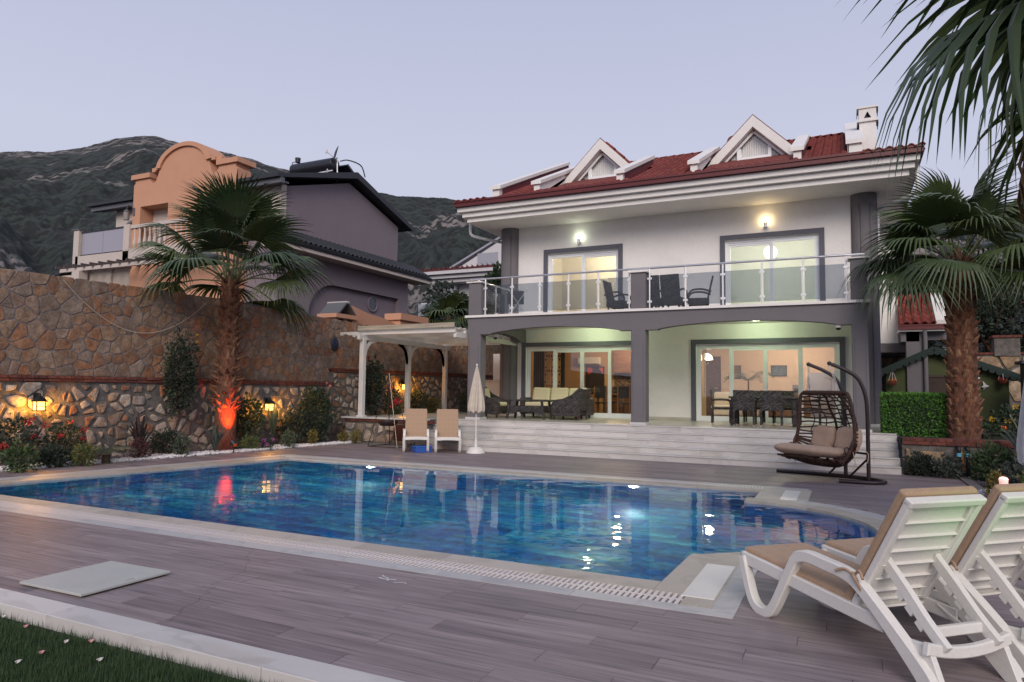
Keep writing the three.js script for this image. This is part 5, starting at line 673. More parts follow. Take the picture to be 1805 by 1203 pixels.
shrub('orange flowering shrub at the right picture edge', [3.15, .1, -14.6], [.3, .5, .3], .08, 500, 1, { lift: 1.2, flowers: ['orange', 7, .10] });
shrub('leafy shrub with yellow flowers on the raised bed', [3.3, .7, -18.2], [.55, .35, .4], .08, 900, 1, { flowers: ['yellow', 5, .04] });
shrub('dark green shrub before the shed on the raised bed', [4.3, .7, -18.6], [.6, .45, .5], .09, 900, 3);
shrub('low plant at the foot of the thick palm', [2.65, .7, -17.6], [.3, .15, .25], .07, 350, 0, { flowers: ['orange', 2, .04] });
// trees behind
function tree(label, [x, y, z], h, [rx, ry, rz], leaf, n, k, o = {}) { const t = thing(o.name || 'tree', label, 'tree', [x, y, z], 0, o.group), rnd = RNG(plantSeed++); part(t, 'trunk', [rod([0, -.3, 0], [0, h, 0], .16, 8, .08), ...[0, 1, 2, 3, 4].map(i => { const a = i * 1.26; return rod([0, h * .7, 0], [Math.cos(a) * rx * .6, h + ry * (.2 + .5 * rnd()), Math.sin(a) * rz * .6], .06, 6, .02); })], barkMats[1]);
  const cl = []; for (let i = 0; i < (o.clumps ?? 9); i++) { const a = i * 2.4, u = rnd(); cl.push(leafBall(rx * .45, ry * .40, rz * .45, Math.round(n / (o.clumps ?? 9)), leaf, rnd, 0, .5).translate(Math.cos(a) * rx * .55 * (.4 + .6 * u), h + ry * (rnd() * 1.5 - .6), Math.sin(a) * rz * .55 * (.4 + .6 * u))); } part(t, 'crown', cl, C.green[k], true); return t; }
tree('feathery green tree between the villa and the far white house', [-12.9, .7, -26.2], 4.6, [1.5, 1.4, 1.2], .2, 3000, 0, { clumps: 12 });
tree('dark evergreen behind the green shed, nearest the villa', [2.2, 1, -33], 3.6, [2.2, 1.8, 1.6], .2, 2600, 3, { group: 'trees behind the shed' });
tree('dark evergreen behind the thick palm trunk', [5.0, 1, -32], 3.3, [2.2, 1.9, 1.6], .2, 2600, 3, { group: 'trees behind the shed' });
tree('dark evergreen at the right picture edge behind the shed', [8.2, 1, -31], 3.4, [2.4, 1.9, 1.6], .2, 2600, 1, { group: 'trees behind the shed' });
tree('dark pine left of the far white house', [-25.5, 3, -43], 4.0, [2.6, 2.2, 2.2], .26, 2600, 3, { group: 'trees between the houses' });
tree('darker pine behind the far palm between the houses', [-23.2, 3, -38], 2.6, [2.0, 1.7, 1.8], .24, 2200, 3, { group: 'trees between the houses' });
tree('low green tree left of the villa pergola', [-17.2, 2.2, -30], 1.4, [1.5, 1.0, 1.4], .2, 1500, 0, { group: 'trees between the houses' });
{ // gravel and slate
  const chip = new THREE.IcosahedronGeometry(.022, 0), im = (name, label, m, pts, s) => { const o = new THREE.InstancedMesh(chip, m, pts.length), M = new THREE.Matrix4(), q = new THREE.Quaternion(), e = new THREE.Euler(), c = new THREE.Color(), r = RNG(name.length); pts.forEach((p, i) => { e.set(r() * 6, r() * 6, r() * 6); q.setFromEuler(e); const k = s * (.6 + .8 * r()); M.compose(V(...p), q, V(k, k * .7, k * (name === 'slate_chips' ? 1.6 : 1))); o.setMatrixAt(i, M); const t = .7 + .5 * r(); o.setColorAt(i, c.setRGB(t, t, t)); }); o.name = name; o.userData = { kind: 'stuff', label }; scene.add(o); };
  const r = RNG(61), white = [], slate = [];
  for (let i = 0; i < 24000; i++) { const z = -5.8 - r() * 10.9, e = .46 + .2 * Math.sin(z * 2.1) + .14 * r(), x = deckL(z) + (z < -16 ? .0 : 0) - r() * e - .02; white.push([x, .0 + r() * .03, z]); }
  for (let i = 0; i < 7000; i++) { const z = -5.8 - r() * 10.6, x = deckL(z) - .2 - r() * 1.1; if (x > wallX(z) + .05) slate.push([x, -.015 + r() * .02, z]); }
  for (let i = 0; i < 2600; i++) { const z = -12.9 - r() * 3.2, x = 2.08 + r() * 1.0; slate.push([x, -.03 + r() * .02, z]); }
  for (let i = 0; i < 900; i++) { const a = r() * 6.28, d = Math.sqrt(r()) * .28; white.push([2.15 + Math.cos(a) * d, -.01 + r() * .03, -13.6 + Math.sin(a) * d * 1.6]); }
  im('white_gravel', 'white gravel along the deck edge', mat([.62, .60, .60], .9), white, 1.0); im('slate_chips', 'purple-grey slate chips in the beds', mat([.075, .06, .072], .85), slate, 1.5);
}
// ---------------------------------------------------------------- the neighbouring house on the slope
{
  const N = thing('neighbour_house', 'mauve and orange neighbouring house with dark roof above the stone wall', 'house');
  const cream = mat([.60, .52, .47], .88, { map: T.plaster, size: 1.9, bump: T.rough, bsize: .6, bs: .0008 }), mauve = mat([.235, .192, .218], .88, { map: T.plaster, size: 2.1, bump: T.rough, bsize: .6, bs: .0008 }), orange = mat([.62, .325, .205], .88, { map: T.plaster, size: 1.8, bump: T.rough, bsize: .6, bs: .0008 }), dark = mat([.022, .024, .032], .6), fas = mat([.10, .105, .125], .7), slats = mat([.14, .12, .12], .8, { map: T.wood, size: .9, sizey: .3 });
  const Z = -21.3, X = -21;
  part(N, 'plinth', bx(-33.3, -21.02, -2, 4.5, -30, -20.8), mauve);
  part(N, 'front_wall', [bx(-31.5, -21.0, 4.5, 10.05, -21.6, Z)], cream); part(N, 'front_wall', bx(-22.85, -20.985, 4.4, 8.62, -21.6, Z + .012), mauve);
  part(N, 'wall_sill', bx(-22.85, -20.95, 8.60, 8.66, Z, Z + .06), fas);
  part(N, 'side_wall', ext([[21.6, 4], [21.6, 10.02], [25.6, 11.25], [29.6, 10.0], [29.6, 4]], .25).rotateY(Math.PI / 2).translate(-21.235, 0, 0), mauve);
  part(N, 'back_wall', [bx(-31.5, -21.2, 4, 10, -29.6, -29.4), bx(-31.5, -31.3, 4, 10.2, -29.5, -21.5)], cream);
  // roof: two dark slopes with a deep edge
  part(N, 'roof', [ext([[20.75, 10.12], [20.75, 10.28], [25.6, 11.72], [30.3, 10.12], [30.25, 9.92], [25.6, 11.42]], 12.1).rotateY(Math.PI / 2).translate(-32.6, 0, 0)], dark);
  part(N, 'roof_edge', bx(-32.6, -29.36, 9.90, 10.12, -20.95, -20.75), fas); part(N, 'roof_edge', bx(-22.85, -20.5, 9.90, 10.12, -20.95, -20.75), fas); part(N, 'soffit', [bx(-32.5, -20.6, 9.98, 10.05, -21.3, -20.9)], fas);
  part(N, 'roof_gutter', [bx(-32.7, -29.4, 10.12, 10.26, -20.75, -20.6), bx(-22.85, -20.5, 10.12, 10.26, -20.75, -20.6)], dark);
  // lower eave and arch-framed side wall
  part(N, 'lower_wall', ext([[20.9, 1.5], [20.9, 7.2], [30.2, 7.2], [30.2, 1.5]], .3, [(() => { const o = [[22.6, 1.6], [22.7, 4.6]]; for (let i = 0; i <= 10; i++) { const a = Math.PI - i / 10 * Math.PI / 2; o.push([24.5 + 1.7 * Math.cos(a), 4.75 + 1.45 * Math.sin(a)]); } o.push([29.4, 6.2], [29.4, 1.6]); return o; })()]).rotateY(Math.PI / 2).translate(-21.0, 0, 0), mauve);
  part(N, 'lower_recess', bx(-21.05, -20.93, 1.5, 7.2, -30.2, -20.95), mauve);
  part(N, 'lower_eave', [bx(-21, -19.95, 7.18, 7.34, -31.2, -20.2)], cream); part(N, 'lower_roof', [ext([[-21.0, 7.95], [-19.9, 7.34], [-19.85, 7.46], [-21.0, 8.12]], 11.2).translate(0, 0, -31.3)], dark);
  for (let z = -20.4; z > -31.2; z -= .3) part(N, 'eave_tile', new THREE.CylinderGeometry(.09, .09, 1.25, 8, 1, true, 0, 3.2).rotateZ(Math.PI / 2 - .52).translate(-20.43, 7.82, z), dark);
  { const w = part(N, 'round_window', new THREE.TorusGeometry(.36, .05, 8, 28).rotateY(Math.PI / 2).translate(-20.9, 5.72, -27.5), mauve); part(w, 'pane', new THREE.CylinderGeometry(.34, .34, .02, 26).rotateZ(Math.PI / 2).translate(-20.915, 5.72, -27.5), mat([.03, .035, .05], .1)); }
  // orange shaped gable
  const og = [[-29.36, 4.5], [-22.85, 4.5], [-22.85, 10.75], [-22.95, 10.85], [-22.95, 11.0], [-23.95, 11.0], [-23.95, 10.85]]; for (let i = 0; i <= 6; i++) { const t = i / 6; og.push([lerp(-24.0, -24.55, t), 10.85 + .45 * (1 - Math.cos(t * 1.57)) - .22 * Math.sin(t * 3.14)]); } og.push([-24.2, 11.3], [-24.2, 11.45]); for (let i = 0; i <= 16; i++) { const a = .18 + i / 16 * (Math.PI - .36); og.push([-26.1 + 1.72 * Math.cos(a), 11.15 + 1.15 * Math.sin(a)]); } og.push([-28.0, 11.45], [-28.0, 11.3]); for (let i = 0; i <= 6; i++) { const t = 1 - i / 6; og.push([lerp(-28.2, -27.65, t), 10.85 + .45 * (1 - Math.cos(t * 1.57)) - .22 * Math.sin(t * 3.14)]); } og.push([-28.25, 10.85], [-28.25, 11.0], [-29.26, 11.0], [-29.26, 10.85], [-29.36, 10.75]);
  const G = part(N, 'orange_gable', ext(og, .75, [[[-28.85, 7.2], [-27.0, 7.2], [-27.0, 9.72], [-28.85, 9.72]], [[-25.2, 7.2], [-23.5, 7.2], [-23.5, 9.72], [-25.2, 9.72]]]).translate(0, 0, -21.38), orange);
  const am = []; for (let i = 0; i < 16; i++) { const a = .18 + i / 16 * (Math.PI - .36), b = .18 + (i + 1) / 16 * (Math.PI - .36), q = (t, r) => [-26.1 + r * 1.72 * Math.cos(t), 11.15 + r * 1.15 * Math.sin(t)]; am.push(ext([q(a, .86), q(b, .86), q(b, 1.02), q(a, 1.02)], .95).translate(0, 0, -21.48)); } part(G, 'arch_moulding', am, orange); part(G, 'pier_cap', [bx(-29.45, -28.2, 11.0, 11.22, -21.55, -20.53), bx(-24.0, -22.75, 11.0, 11.22, -21.55, -20.53), bx(-28.3, -27.75, 11.28, 11.46, -21.65, -20.72), bx(-24.45, -23.9, 11.28, 11.46, -21.65, -20.72)], orange);
  const wm = mat([.30, .36, .40], .08, { map: T.plaster, size: 3 }); for (const x of [-28.85, -25.2]) { const b = x + (x < -28 ? 1.85 : 1.7), w = part(N, 'gable_window', [bx(x, x + .1, 7.2, 9.72, -21.5, -21.4), bx(b - .1, b, 7.2, 9.72, -21.5, -21.4), bx(x + .1, b - .1, 9.6, 9.72, -21.5, -21.4), bx((x + b) / 2 - .06, (x + b) / 2 + .06, 7.2, 9.6, -21.5, -21.4)], dark); part(w, 'pane', bx(x + .1, b - .1, 7.2, 9.6, -21.53, -21.5), wm); part(w, 'curtain', bx(x + .12, x + .5, 7.2, 9.6, -21.495, -21.49), mat([.25, .27, .3], .9)); }
  // balcony on the left
  part(N, 'balcony_wall', [bx(-33.2, -22.9, 7.3, 7.72, -20.75, -20.5), bx(-33.4, -33.0, 5.2, 9.0, -20.9, -20.5), bx(-29.75, -29.35, 7.3, 8.95, -20.9, -20.5), bx(-33.4, -33.15, 7.3, 8.85, -24, -20.9)], cream); part(N, 'balcony_floor', bx(-33.2, -22.9, 7.2, 7.32, -21.4, -20.6), cream); part(N, 'pier_cap', bx(-33.5, -32.95, 9.0, 9.06, -24, -20.45), fas);
  const bg = mat([.30, .29, .34], .15, {}); for (const [a, b] of [[-32.95, -31.4], [-31.38, -29.8]]) part(N, 'balcony_glass', bx(a, b, 7.8, 8.85, -20.66, -20.64), bg); part(N, 'glass_frame', [bx(-33, -29.75, 8.85, 8.92, -20.69, -20.61), bx(-33, -29.75, 7.72, 7.8, -20.69, -20.61)], dark);
  part(N, 'balustrade_rail', [bx(-29.35, -22.9, 8.75, 8.9, -20.75, -20.55), bx(-29.35, -22.9, 7.72, 7.82, -20.75, -20.55)], cream); for (let x = -29.15; x < -23; x += .34) part(N, 'baluster', new THREE.LatheGeometry([[.05, 7.82], [.06, 7.9], [.09, 8.1], [.05, 8.35], [.05, 8.6], [.07, 8.75]].map(p => new THREE.Vector2(...p)), 8).translate(x, 0, -20.65), cream);
  { const w = part(N, 'round_window', new THREE.TorusGeometry(.56, .10, 8, 32).translate(-30.2, 8.75, -21.27), mat([.17, .165, .19], .8)); part(w, 'pane', new THREE.CylinderGeometry(.5, .5, .02, 28).rotateX(Math.PI / 2).translate(-30.2, 8.75, -21.29), mat([.32, .42, .50], .1)); }
  for (let k = 0; k < 16; k++) part(N, 'pergola_slat', beam([-33 + k * .62, 7.02, -20.7], [-33 + k * .62, 7.02, -19.5], .07, .16), slats); part(N, 'pergola_beam', [beam([-33, 6.88, -19.75], [-23.3, 6.88, -19.75], .12, .16), bx(-31.9, -31.4, 3.6, 6.8, -20, -19.6)], cream);
  part(N, 'side_eave', [bx(-35.2, -33.3, 6.75, 6.95, -24.5, -20.9)], cream); part(N, 'side_roof', ext([[-35.3, 6.95], [-33.3, 7.3], [-33.3, 7.45], [-35.3, 7.08]], 3.8).translate(0, 0, -24.6), dark); part(N, 'side_room', bx(-33.3, -31.5, 4, 7.3, -26, -21.2), cream); part(N, 'terrace_glass', bx(-31, -23, 3.2, 4.8, -20.6, -20.58), mat([.25, .42, .36], .12));
  part(N, 'rain_chain', Array.from({ length: 22 }, (_, i) => new THREE.TorusGeometry(.045, .012, 5, 8).rotateY(i * 1.57).translate(-21.35, 9.9 - i * .115, -20.72)), dark);
  for (const [x, y, l] of [[-29.6, 9.35, 'grey carriage lamp on the orange gable of the far house'], [-32.0, 5.6, 'grey carriage lamp low on the far house by its balcony']]) { const o = thing('carriage_lamp', l, 'lamp', [x, y, -20.5], 0, 'unlit carriage lamps'); part(o, 'lamp_body', new THREE.CylinderGeometry(.13, .12, .38, 10), mat([.24, .22, .20], .6)); part(o, 'lamp_cap', new THREE.ConeGeometry(.16, .15, 10).translate(0, .26, 0), fas); part(o, 'lamp_arm', tube([[0, .33, 0], [.1, .5, 0], [.28, .45, -.04], [.35, .2, -.1]], .022, 6), fas); part(o, 'lamp_plate', bx(.3, .4, 0, .35, -.22, -.1), fas); }
  // on the roof
  const s = thing('solar_heater', 'black solar water heater with tank and panel on the dark roof', 'solar heater', [-22.9, 11.6, -25.3]); part(s, 'tank', [new THREE.CylinderGeometry(.33, .33, 2.5, 24).rotateZ(Math.PI / 2).translate(0, .55, 0), ...[-1.25, 1.25].map(x => new THREE.SphereGeometry(.33, 20, 10).scale(.3, 1, 1).translate(x, .55, 0))], mat([.012, .013, .02], .35)); part(s, 'tank_frame', [beam([-1.2, .15, .2], [1.3, .2, .2], .05, .05), beam([-.9, -.2, .2], [-.9, .35, .2], .05, .05), beam([1.0, -.2, .2], [1.0, .35, .2], .05, .05)], C.steelw); part(s, 'expansion_pot', [cyl(-1.05, 0, .95, 1.17, .12, .14, 12), rod([-1.4, -.3, 0], [-1.4, 1.0, 0], .018), rod([-1.4, 1.0, 0], [-1.05, 1.0, 0], .018)], mat([.02, .02, .03], .5)); part(s, 'collector', ext([[0, .55], [.08, .62], [3.1, -1.15], [3.0, -1.25]], 1.7).rotateY(Math.PI / 2).translate(.05, 0, -.3), mat([.02, .022, .03], .25)); part(s, 'collector_pipe', tube([[1.4, .75, -.2], [1.55, .9, -.6], [1.6, .9, -1.5], [1.65, .4, -1.8]], .03, 6), C.black);
  const d = thing('satellite_dish', 'dark satellite dish at the end of the solar tank', 'dish', [-21.5, 12.15, -25.2], .75); part(d, 'dish_bowl', new THREE.SphereGeometry(.75, 22, 8, 0, 6.3, 0, .62).scale(1, .6, 1).rotateZ(Math.PI / 2 - .25).translate(.35, .35, 0), mat([.03, .032, .04], .5)); part(d, 'dish_arm', [rod([0, .2, 0], [-.45, .5, .1], .015), rod([.1, -.9, 0], [.05, .3, 0], .03)], C.steelw); part(d, 'receiver', cyl(-.45, .1, .42, .58, .05, .05, 8), C.whiteplastic);
  // garden oven chimney and shaped wall, seen over the garden wall
  const o = thing('oven_chimney', 'small orange oven chimney with tiled gable cap above the wall', 'chimney', [-17, 3.4, -20.3]); part(o, 'chimney_body', [bx(-.35, .35, 0, .75, -.5, .5)], orange); part(o, 'chimney_ledge', bx(-.45, .45, .75, .9, -.62, .62), orange); part(o, 'smoke_slot', [bx(-.36, .36, .5, .72, -.38, -.12), bx(-.36, .36, .5, .72, .12, .38)], C.black); for (const sg of [-1, 1]) part(o, 'cap_slab', beam([0, 1.34, sg * .04], [0, .9, sg * .48], .9, .06), mat([.10, .10, .105], .7)); part(o, 'cap_ridge', bx(-.47, .47, 1.32, 1.4, -.07, .07), mat([.42, .40, .38], .8));
  const w = thing('shaped_garden_wall', 'orange garden wall with a swooping top behind the stone wall', 'wall'); const sw = [[20.7, 3], [20.7, 4.7]]; for (let i = 0; i <= 12; i++) { const t = i / 12; sw.push([20.9 + 2.9 * t, 4.70 - .46 * (1 - Math.cos(t * Math.PI)) / 2 - .08 * Math.sin(t * 6.28)]); } sw.push([25.6, 4.22], [25.6, 3]); part(w, 'wall_body', ext(sw, .35).rotateY(Math.PI / 2).translate(-17.15, 0, 0), orange); part(w, 'end_pier', [bx(-17.3, -16.65, 3, 4.5, -25.7, -23.8)], orange); part(w, 'pier_cap', bx(-17.38, -16.55, 4.45, 4.72, -25.8, -23.7), orange);
}
{ // white house further back
  const W = thing('far_white_house', 'distant white house with red tile edge behind the villa balcony', 'house'), wh = mat([.62, .61, .63], .9, { map: T.plaster, size: 2 }), gr = mat([.30, .31, .36], .9);
  part(W, 'house_wall', [bx(-27, -15, -1, 10.0, -53, -45)], wh); part(W, 'gable_wall', ext([[-26.7, 10.5], [-16, 10.5], [-16, 13.5], [-21.6, 13.1], [-22.6, 12.6]], .3).translate(0, 0, -45.2), wh);
  [[0, 9.5], [.28, 9.78], [.56, 10.06]].forEach(([o, y]) => part(W, 'eave_band', bx(-27.9 - o, -15, y, y + .25, -53, -43.9 + o), wh)); part(W, 'roof_edge', bx(-28.6, -15, 10.32, 10.44, -53, -43.3), C.gutter); for (let x = -28.5; x < -20; x += .42) part(W, 'roof_tile', new THREE.CylinderGeometry(.12, .12, .9, 7, 1, true, 0, 3.2).rotateX(Math.PI / 2 - .25).translate(x, 10.42, -43.7), C.tile[0]); part(W, 'gable_coping', beam([-26.9, 10.75, -45.0], [-22.3, 12.95, -45.0], .5, .14), gr);
  part(W, 'gable_window', [bx(-24.6, -22.9, 10.8, 11.7, -44.95, -44.85)], gr); part(W, 'corner_column', bx(-27.0, -26.2, -1, 9.5, -45, -44.5), gr);
  part(W, 'balcony', [bx(-28.0, -22, 6.2, 6.7, -45, -42.5), bx(-28.1, -27.5, 6.7, 7.75, -42.9, -42.4)], gr); part(W, 'balcony_rail', [beam([-28, 7.8, -42.6], [-22, 7.8, -42.6], .08, .08), ...[-27.3, -26.2, -25.1, -24].map(x => bx(x - .04, x + .04, 6.7, 7.8, -42.65, -42.55))], C.steelw); part(W, 'balcony_glass', bx(-27.4, -22, 6.8, 7.6, -42.62, -42.6), mat([.12, .14, .15], .1));
}
// ---------------------------------------------------------------- mountain and slopes
{
  const bear = [[-80, .20], [-72, .225], [-64.7, .2646], [-62.9, .2736], [-61, .2828], [-58.4, .2952], [-56.2, .3162], [-55.1, .3236], [-53.8, .3272], [-51.9, .3226], [-48.7, .3198], [-45.8, .311], [-43.6, .3033], [-40, .2915], [-37.5, .2842], [-34.5, .2817], [-30.8, .2814], [-28.4, .2776], [-26, .27], [-20, .25], [-12, .235], [-4, .225], [2.8, .2259], [4.2, .2398], [5.7, .2446], [7.7, .2389], [8.7, .2392], [11, .2275], [13.8, .2106], [20, .19], [30, .16]];
  const H = b => { let k = 0; while (k < bear.length - 2 && b > bear[k + 1][0]) k++; const t = clamp((b - bear[k][0]) / (bear[k + 1][0] - bear[k][0])); return lerp(bear[k][1], bear[k + 1][1], t); };
  const far = b => 1500 + 160 * Math.sin(b * .08) - (b > -30 ? 10 * Math.min(20, b + 30) : 0);
  const n = 900, rows = 230, pos = [], uv = [], idx = [], col = []; const nz = (x, y, s) => fbm(mod(x, 1), mod(y, 1), 6, 6, 5, s);
  for (let i = 0; i <= n; i++) { const b = -82 + 112 * i / n, D = far(b), dir = [Math.sin(R(b)), -Math.cos(R(b))]; for (let j = 0; j <= rows; j++) { const v = j / rows, r = v < .9 ? lerp(150, D, v / .9) : lerp(D, D * 1.25, (v - .9) / .1), u = clamp(v / .9); const top = (H(b) * D + 1.6) * (1 + .006 * (nz(b / 9, .2, 5) - .5)); let h = (v < .9 ? top * Math.pow(u, 1.25) : top * (1 - 2.2 * (v - .9))); const amp = 62 * Math.sin(Math.PI * Math.min(1, u)) ; h += amp * (nz(b / 34 + .15 * u, u * .9, 11) - .5) * 1.6 + 16 * (nz(b / 9, u * 3, 12) - .5) * Math.sin(Math.PI * Math.min(1, u * .98)) + 9.0 * (nz(b / 5, u * 6, 13) - .5) + 5.0 * (nz(b / 1.3, u * 22, 14) - .5); if (v >= .9) h = Math.min(h, top); pos.push(dir[0] * r, h - 6 + Math.max(0, 6 - 12 * u), dir[1] * r); uv.push((R(b) + 1.45) * 1500 / 3000, (u * D) / 1700); } }
  for (let i = 0; i < n; i++) for (let j = 0; j < rows; j++) { const a = i * (rows + 1) + j, b = a + rows + 1; idx.push(a, a + 1, b, b, a + 1, b + 1); }
  const g = new THREE.BufferGeometry(); g.setAttribute('position', new THREE.Float32BufferAttribute(pos, 3)); g.setAttribute('uv', new THREE.Float32BufferAttribute(uv, 2)); g.setIndex(idx); g.computeVertexNormals();
  const mt = tex(2048, 2048, (u, v) => { // forest, scrub and bare limestone
    const warp = fbm(u, v, 6, 6, 4, 301) - .5, big = fbm(u + warp * .12, v + warp * .08, 5, 6, 5, 302), peak = Math.exp(-Math.pow((u - .30) / .055, 2)) * sstep(.60, .86, v), rock = sstep(.56, .63, big + .34 * (fbm(u, v, 44, 40, 3, 303) - .5) + .30 * peak), speck = fbm(u, v, 260, 260, 2, 304), tr = sstep(.42, .60, speck), scr = fbm(u, v, 28, 22, 4, 305);
    const f = [.085 + .06 * scr, .112 + .06 * scr, .105 + .04 * scr], k = [.44, .41, .40], d = tr * .8 + .2, cov = rock * (.25 + .75 * sstep(.47, .60, speck)) * .9 ; const c = [0, 1, 2].map(n2 => lerp(f[n2] * (.35 + .95 * d), k[n2] * (.55 + .7 * speck), cov)); return c; });
  const M = new THREE.Mesh(g, new THREE.MeshStandardMaterial({ map: mt, roughness: 1, side: THREE.DoubleSide })); M.name = 'mountain'; M.userData = { kind: 'structure', label: 'wooded mountain with bare limestone crags' }; M.receiveShadow = true; scene.add(M);
  const sl = new THREE.Mesh(uvBox(join([slab([[-400, -60], [-14, -60], [-14, -32], [-16, -31], [-16, -2], [-18, 30], [-400, 30]], -2.5, 2.9), slab([[-400, -160], [300, -160], [300, -60], [-400, -60]], -2.5, 1.5)])), C.soil); sl.name = 'hillside'; sl.userData = { kind: 'structure', label: 'earth of the higher plots' }; scene.add(sl);
}
// ---------------------------------------------------------------- sun loungers
function lounger(label, pos, dir, group) { // x runs from the foot to the head, z across
  const t = thing('sun_lounger', label, 'sun lounger', pos, Math.atan2(-dir[1], dir[0]), group), P = C.whiteplastic;
  for (const s of [-1, 1]) {
    const z = s * .30;
    part(t, 'side_frame', [
      band([[.015, .36], [.06, .22], [.12, .08], [.20, .025], [.30, .035], [.37, .11], [.46, .26], [.54, .40], [.60, .485], [.70, .515], [.86, .505], [1.02, .49], [1.12, .455], [1.25, .36], [1.40, .235], [1.56, .09], [1.62, .012]], u => u < .5 ? .055 : .062 + .03 * sstep(.8, 1, u), .065, .008).translate(0, 0, z),
      band([[.0, .355], [.30, .335], [.62, .31], [.95, .285], [1.30, .262]], .075, .05, .006).translate(0, 0, z - s * .012)], P);
    part(t, 'rear_leg', ext([[1.18, .30], [1.36, .22], [1.58, .235], [1.68, .0], [1.60, .0], [1.42, .15]], .03, [], .004).translate(0, 0, z - .015 - s * .03), P);
  }
  part(t, 'foot_bar', [band([[0, 0], [.15, .01], [.3, .012], [.45, .01], [.6, 0]], .07, .05, .008).rotateY(-Math.PI / 2).translate(.012, .355, -.3)], P);
  part(t, 'rear_bar', [band([[0, 0], [.15, -.03], [.3, -.04], [.45, -.03], [.6, 0]], .05, .045, .008).rotateY(-Math.PI / 2).translate(1.585, .225, -.3)], P);
  for (let k = 0; k < 9; k++) part(t, 'seat_slat', rb(.06 + k * .115, .155 + k * .115, .338 - k * .0085, .355 - k * .0085, -.28, .28, .006, 1), P);
  // backrest
  const hx = 1.06, hy = .315, a = Math.atan2(.69, .42), L = .80, bk = new THREE.Matrix4().makeRotationZ(a).setPosition(hx, hy, 0), B = g => g.applyMatrix4(bk);
  const frame = part(t, 'backrest', [B(rb(0, L, -.03, .02, -.29, -.245, .012, 2)), B(rb(0, L, -.03, .02, .245, .29, .012, 2)), B(rb(L - .035, L + .015, -.035, .022, -.29, .29, .012, 2)), B(ext([[0, .2], [.35, .2], [.5, .235], [L - .03, .215], [L - .03, .247], [0, .247]], .02).rotateX(Math.PI / 2).translate(0, .005, 0)), B(ext([[0, -.2], [.35, -.2], [.5, -.235], [L - .03, -.215], [L - .03, -.247], [0, -.247]], .02).rotateX(Math.PI / 2).translate(0, .005, 0))], P);
  for (let k = -1; k < 7; k++) { const x0 = k * .108 + (k < 0 ? .03 : 0); part(frame, 'back_slat', [B(rb(x0, x0 + .109, .004, .012, -.235, .235, .003, 1).rotateZ(0)), B(rb(x0 + .099, x0 + .107, -.020, .004, -.232, .232, .003, 1))], P); }
  for (const z of [-.19, .19]) part(t, 'back_strut', [band([[1.23, .60], [1.36, .47], [1.49, .33], [1.615, .215]], .058, .04, .006).translate(0, 0, z), ...[.35, .52, .69].map(u => band([[lerp(1.23, 1.61, u) - .045, lerp(.6, .215, u) - .045], [lerp(1.23, 1.61, u) - .02, lerp(.6, .215, u) - .02]], .05, .036, .004).translate(0, 0, z))], P);
  part(t, 'strut_bar', rb(1.50, 1.54, .25, .31, -.19, .19, .01, 1), P);
  const cs = part(t, 'seat_cushion', rb(-.02, 1.03, -.032, .032, -.285, .285, .022, 3).applyMatrix4(new THREE.Matrix4().makeRotationZ(-.076).setPosition(.01, .40, 0)), C.tan), cb = part(t, 'back_cushion', B(rb(-.02, L + .03, .025, .085, -.285, .285, .022, 3)), C.tan);
  part(cb, 'cushion_tie', [-.33, .33].flatMap(z => [tube([[1.08, .40, z * .88], [1.09, .50, z * .93], [1.13, .50, z * 1.04], [1.17, .42, z * .98], [1.12, .38, z * .9]], .011, 5, 16), tube([[1.12, .50, z], [1.05, .525, z * 1.02], [.99, .50, z * 1.06]], .009, 5, 8), tube([[1.12, .50, z], [1.17, .54, z * 1.03], [1.21, .50, z * 1.07]], .009, 5, 8)]), C.tan);
  return t;
}
const nd = [.69, .72];
lounger('near white plastic lounger with tan cushion, whole in view on the right', [-.52, 0, -5.82], nd, 'loungers at the near right');
lounger('near white plastic lounger cut by the right picture edge', [.02, 0, -6.36], nd, 'loungers at the near right');
const fl = lounger('far lounger with tan cushion, left of the pair by the steps', [-9.74, 0, -14.72], [-.55, -.83], 'loungers before the steps');
lounger('far lounger with tan cushion next to the closed umbrella', [-8.99, 0, -15.02], [-.53, -.85], 'loungers before the steps');
{ const o = thing('blue_box', 'flat blue box under the left far lounger', 'box', [-9.75, 0, -15.0], .98); part(o, 'box_body', rb(-.22, .22, .0, .13, -.17, .17, .01, 1), mat([.02, .08, .35], .5)); part(o, 'box_lid', rb(-.23, .23, .13, .16, -.18, .18, .01, 1), mat([.03, .12, .45], .5)); }
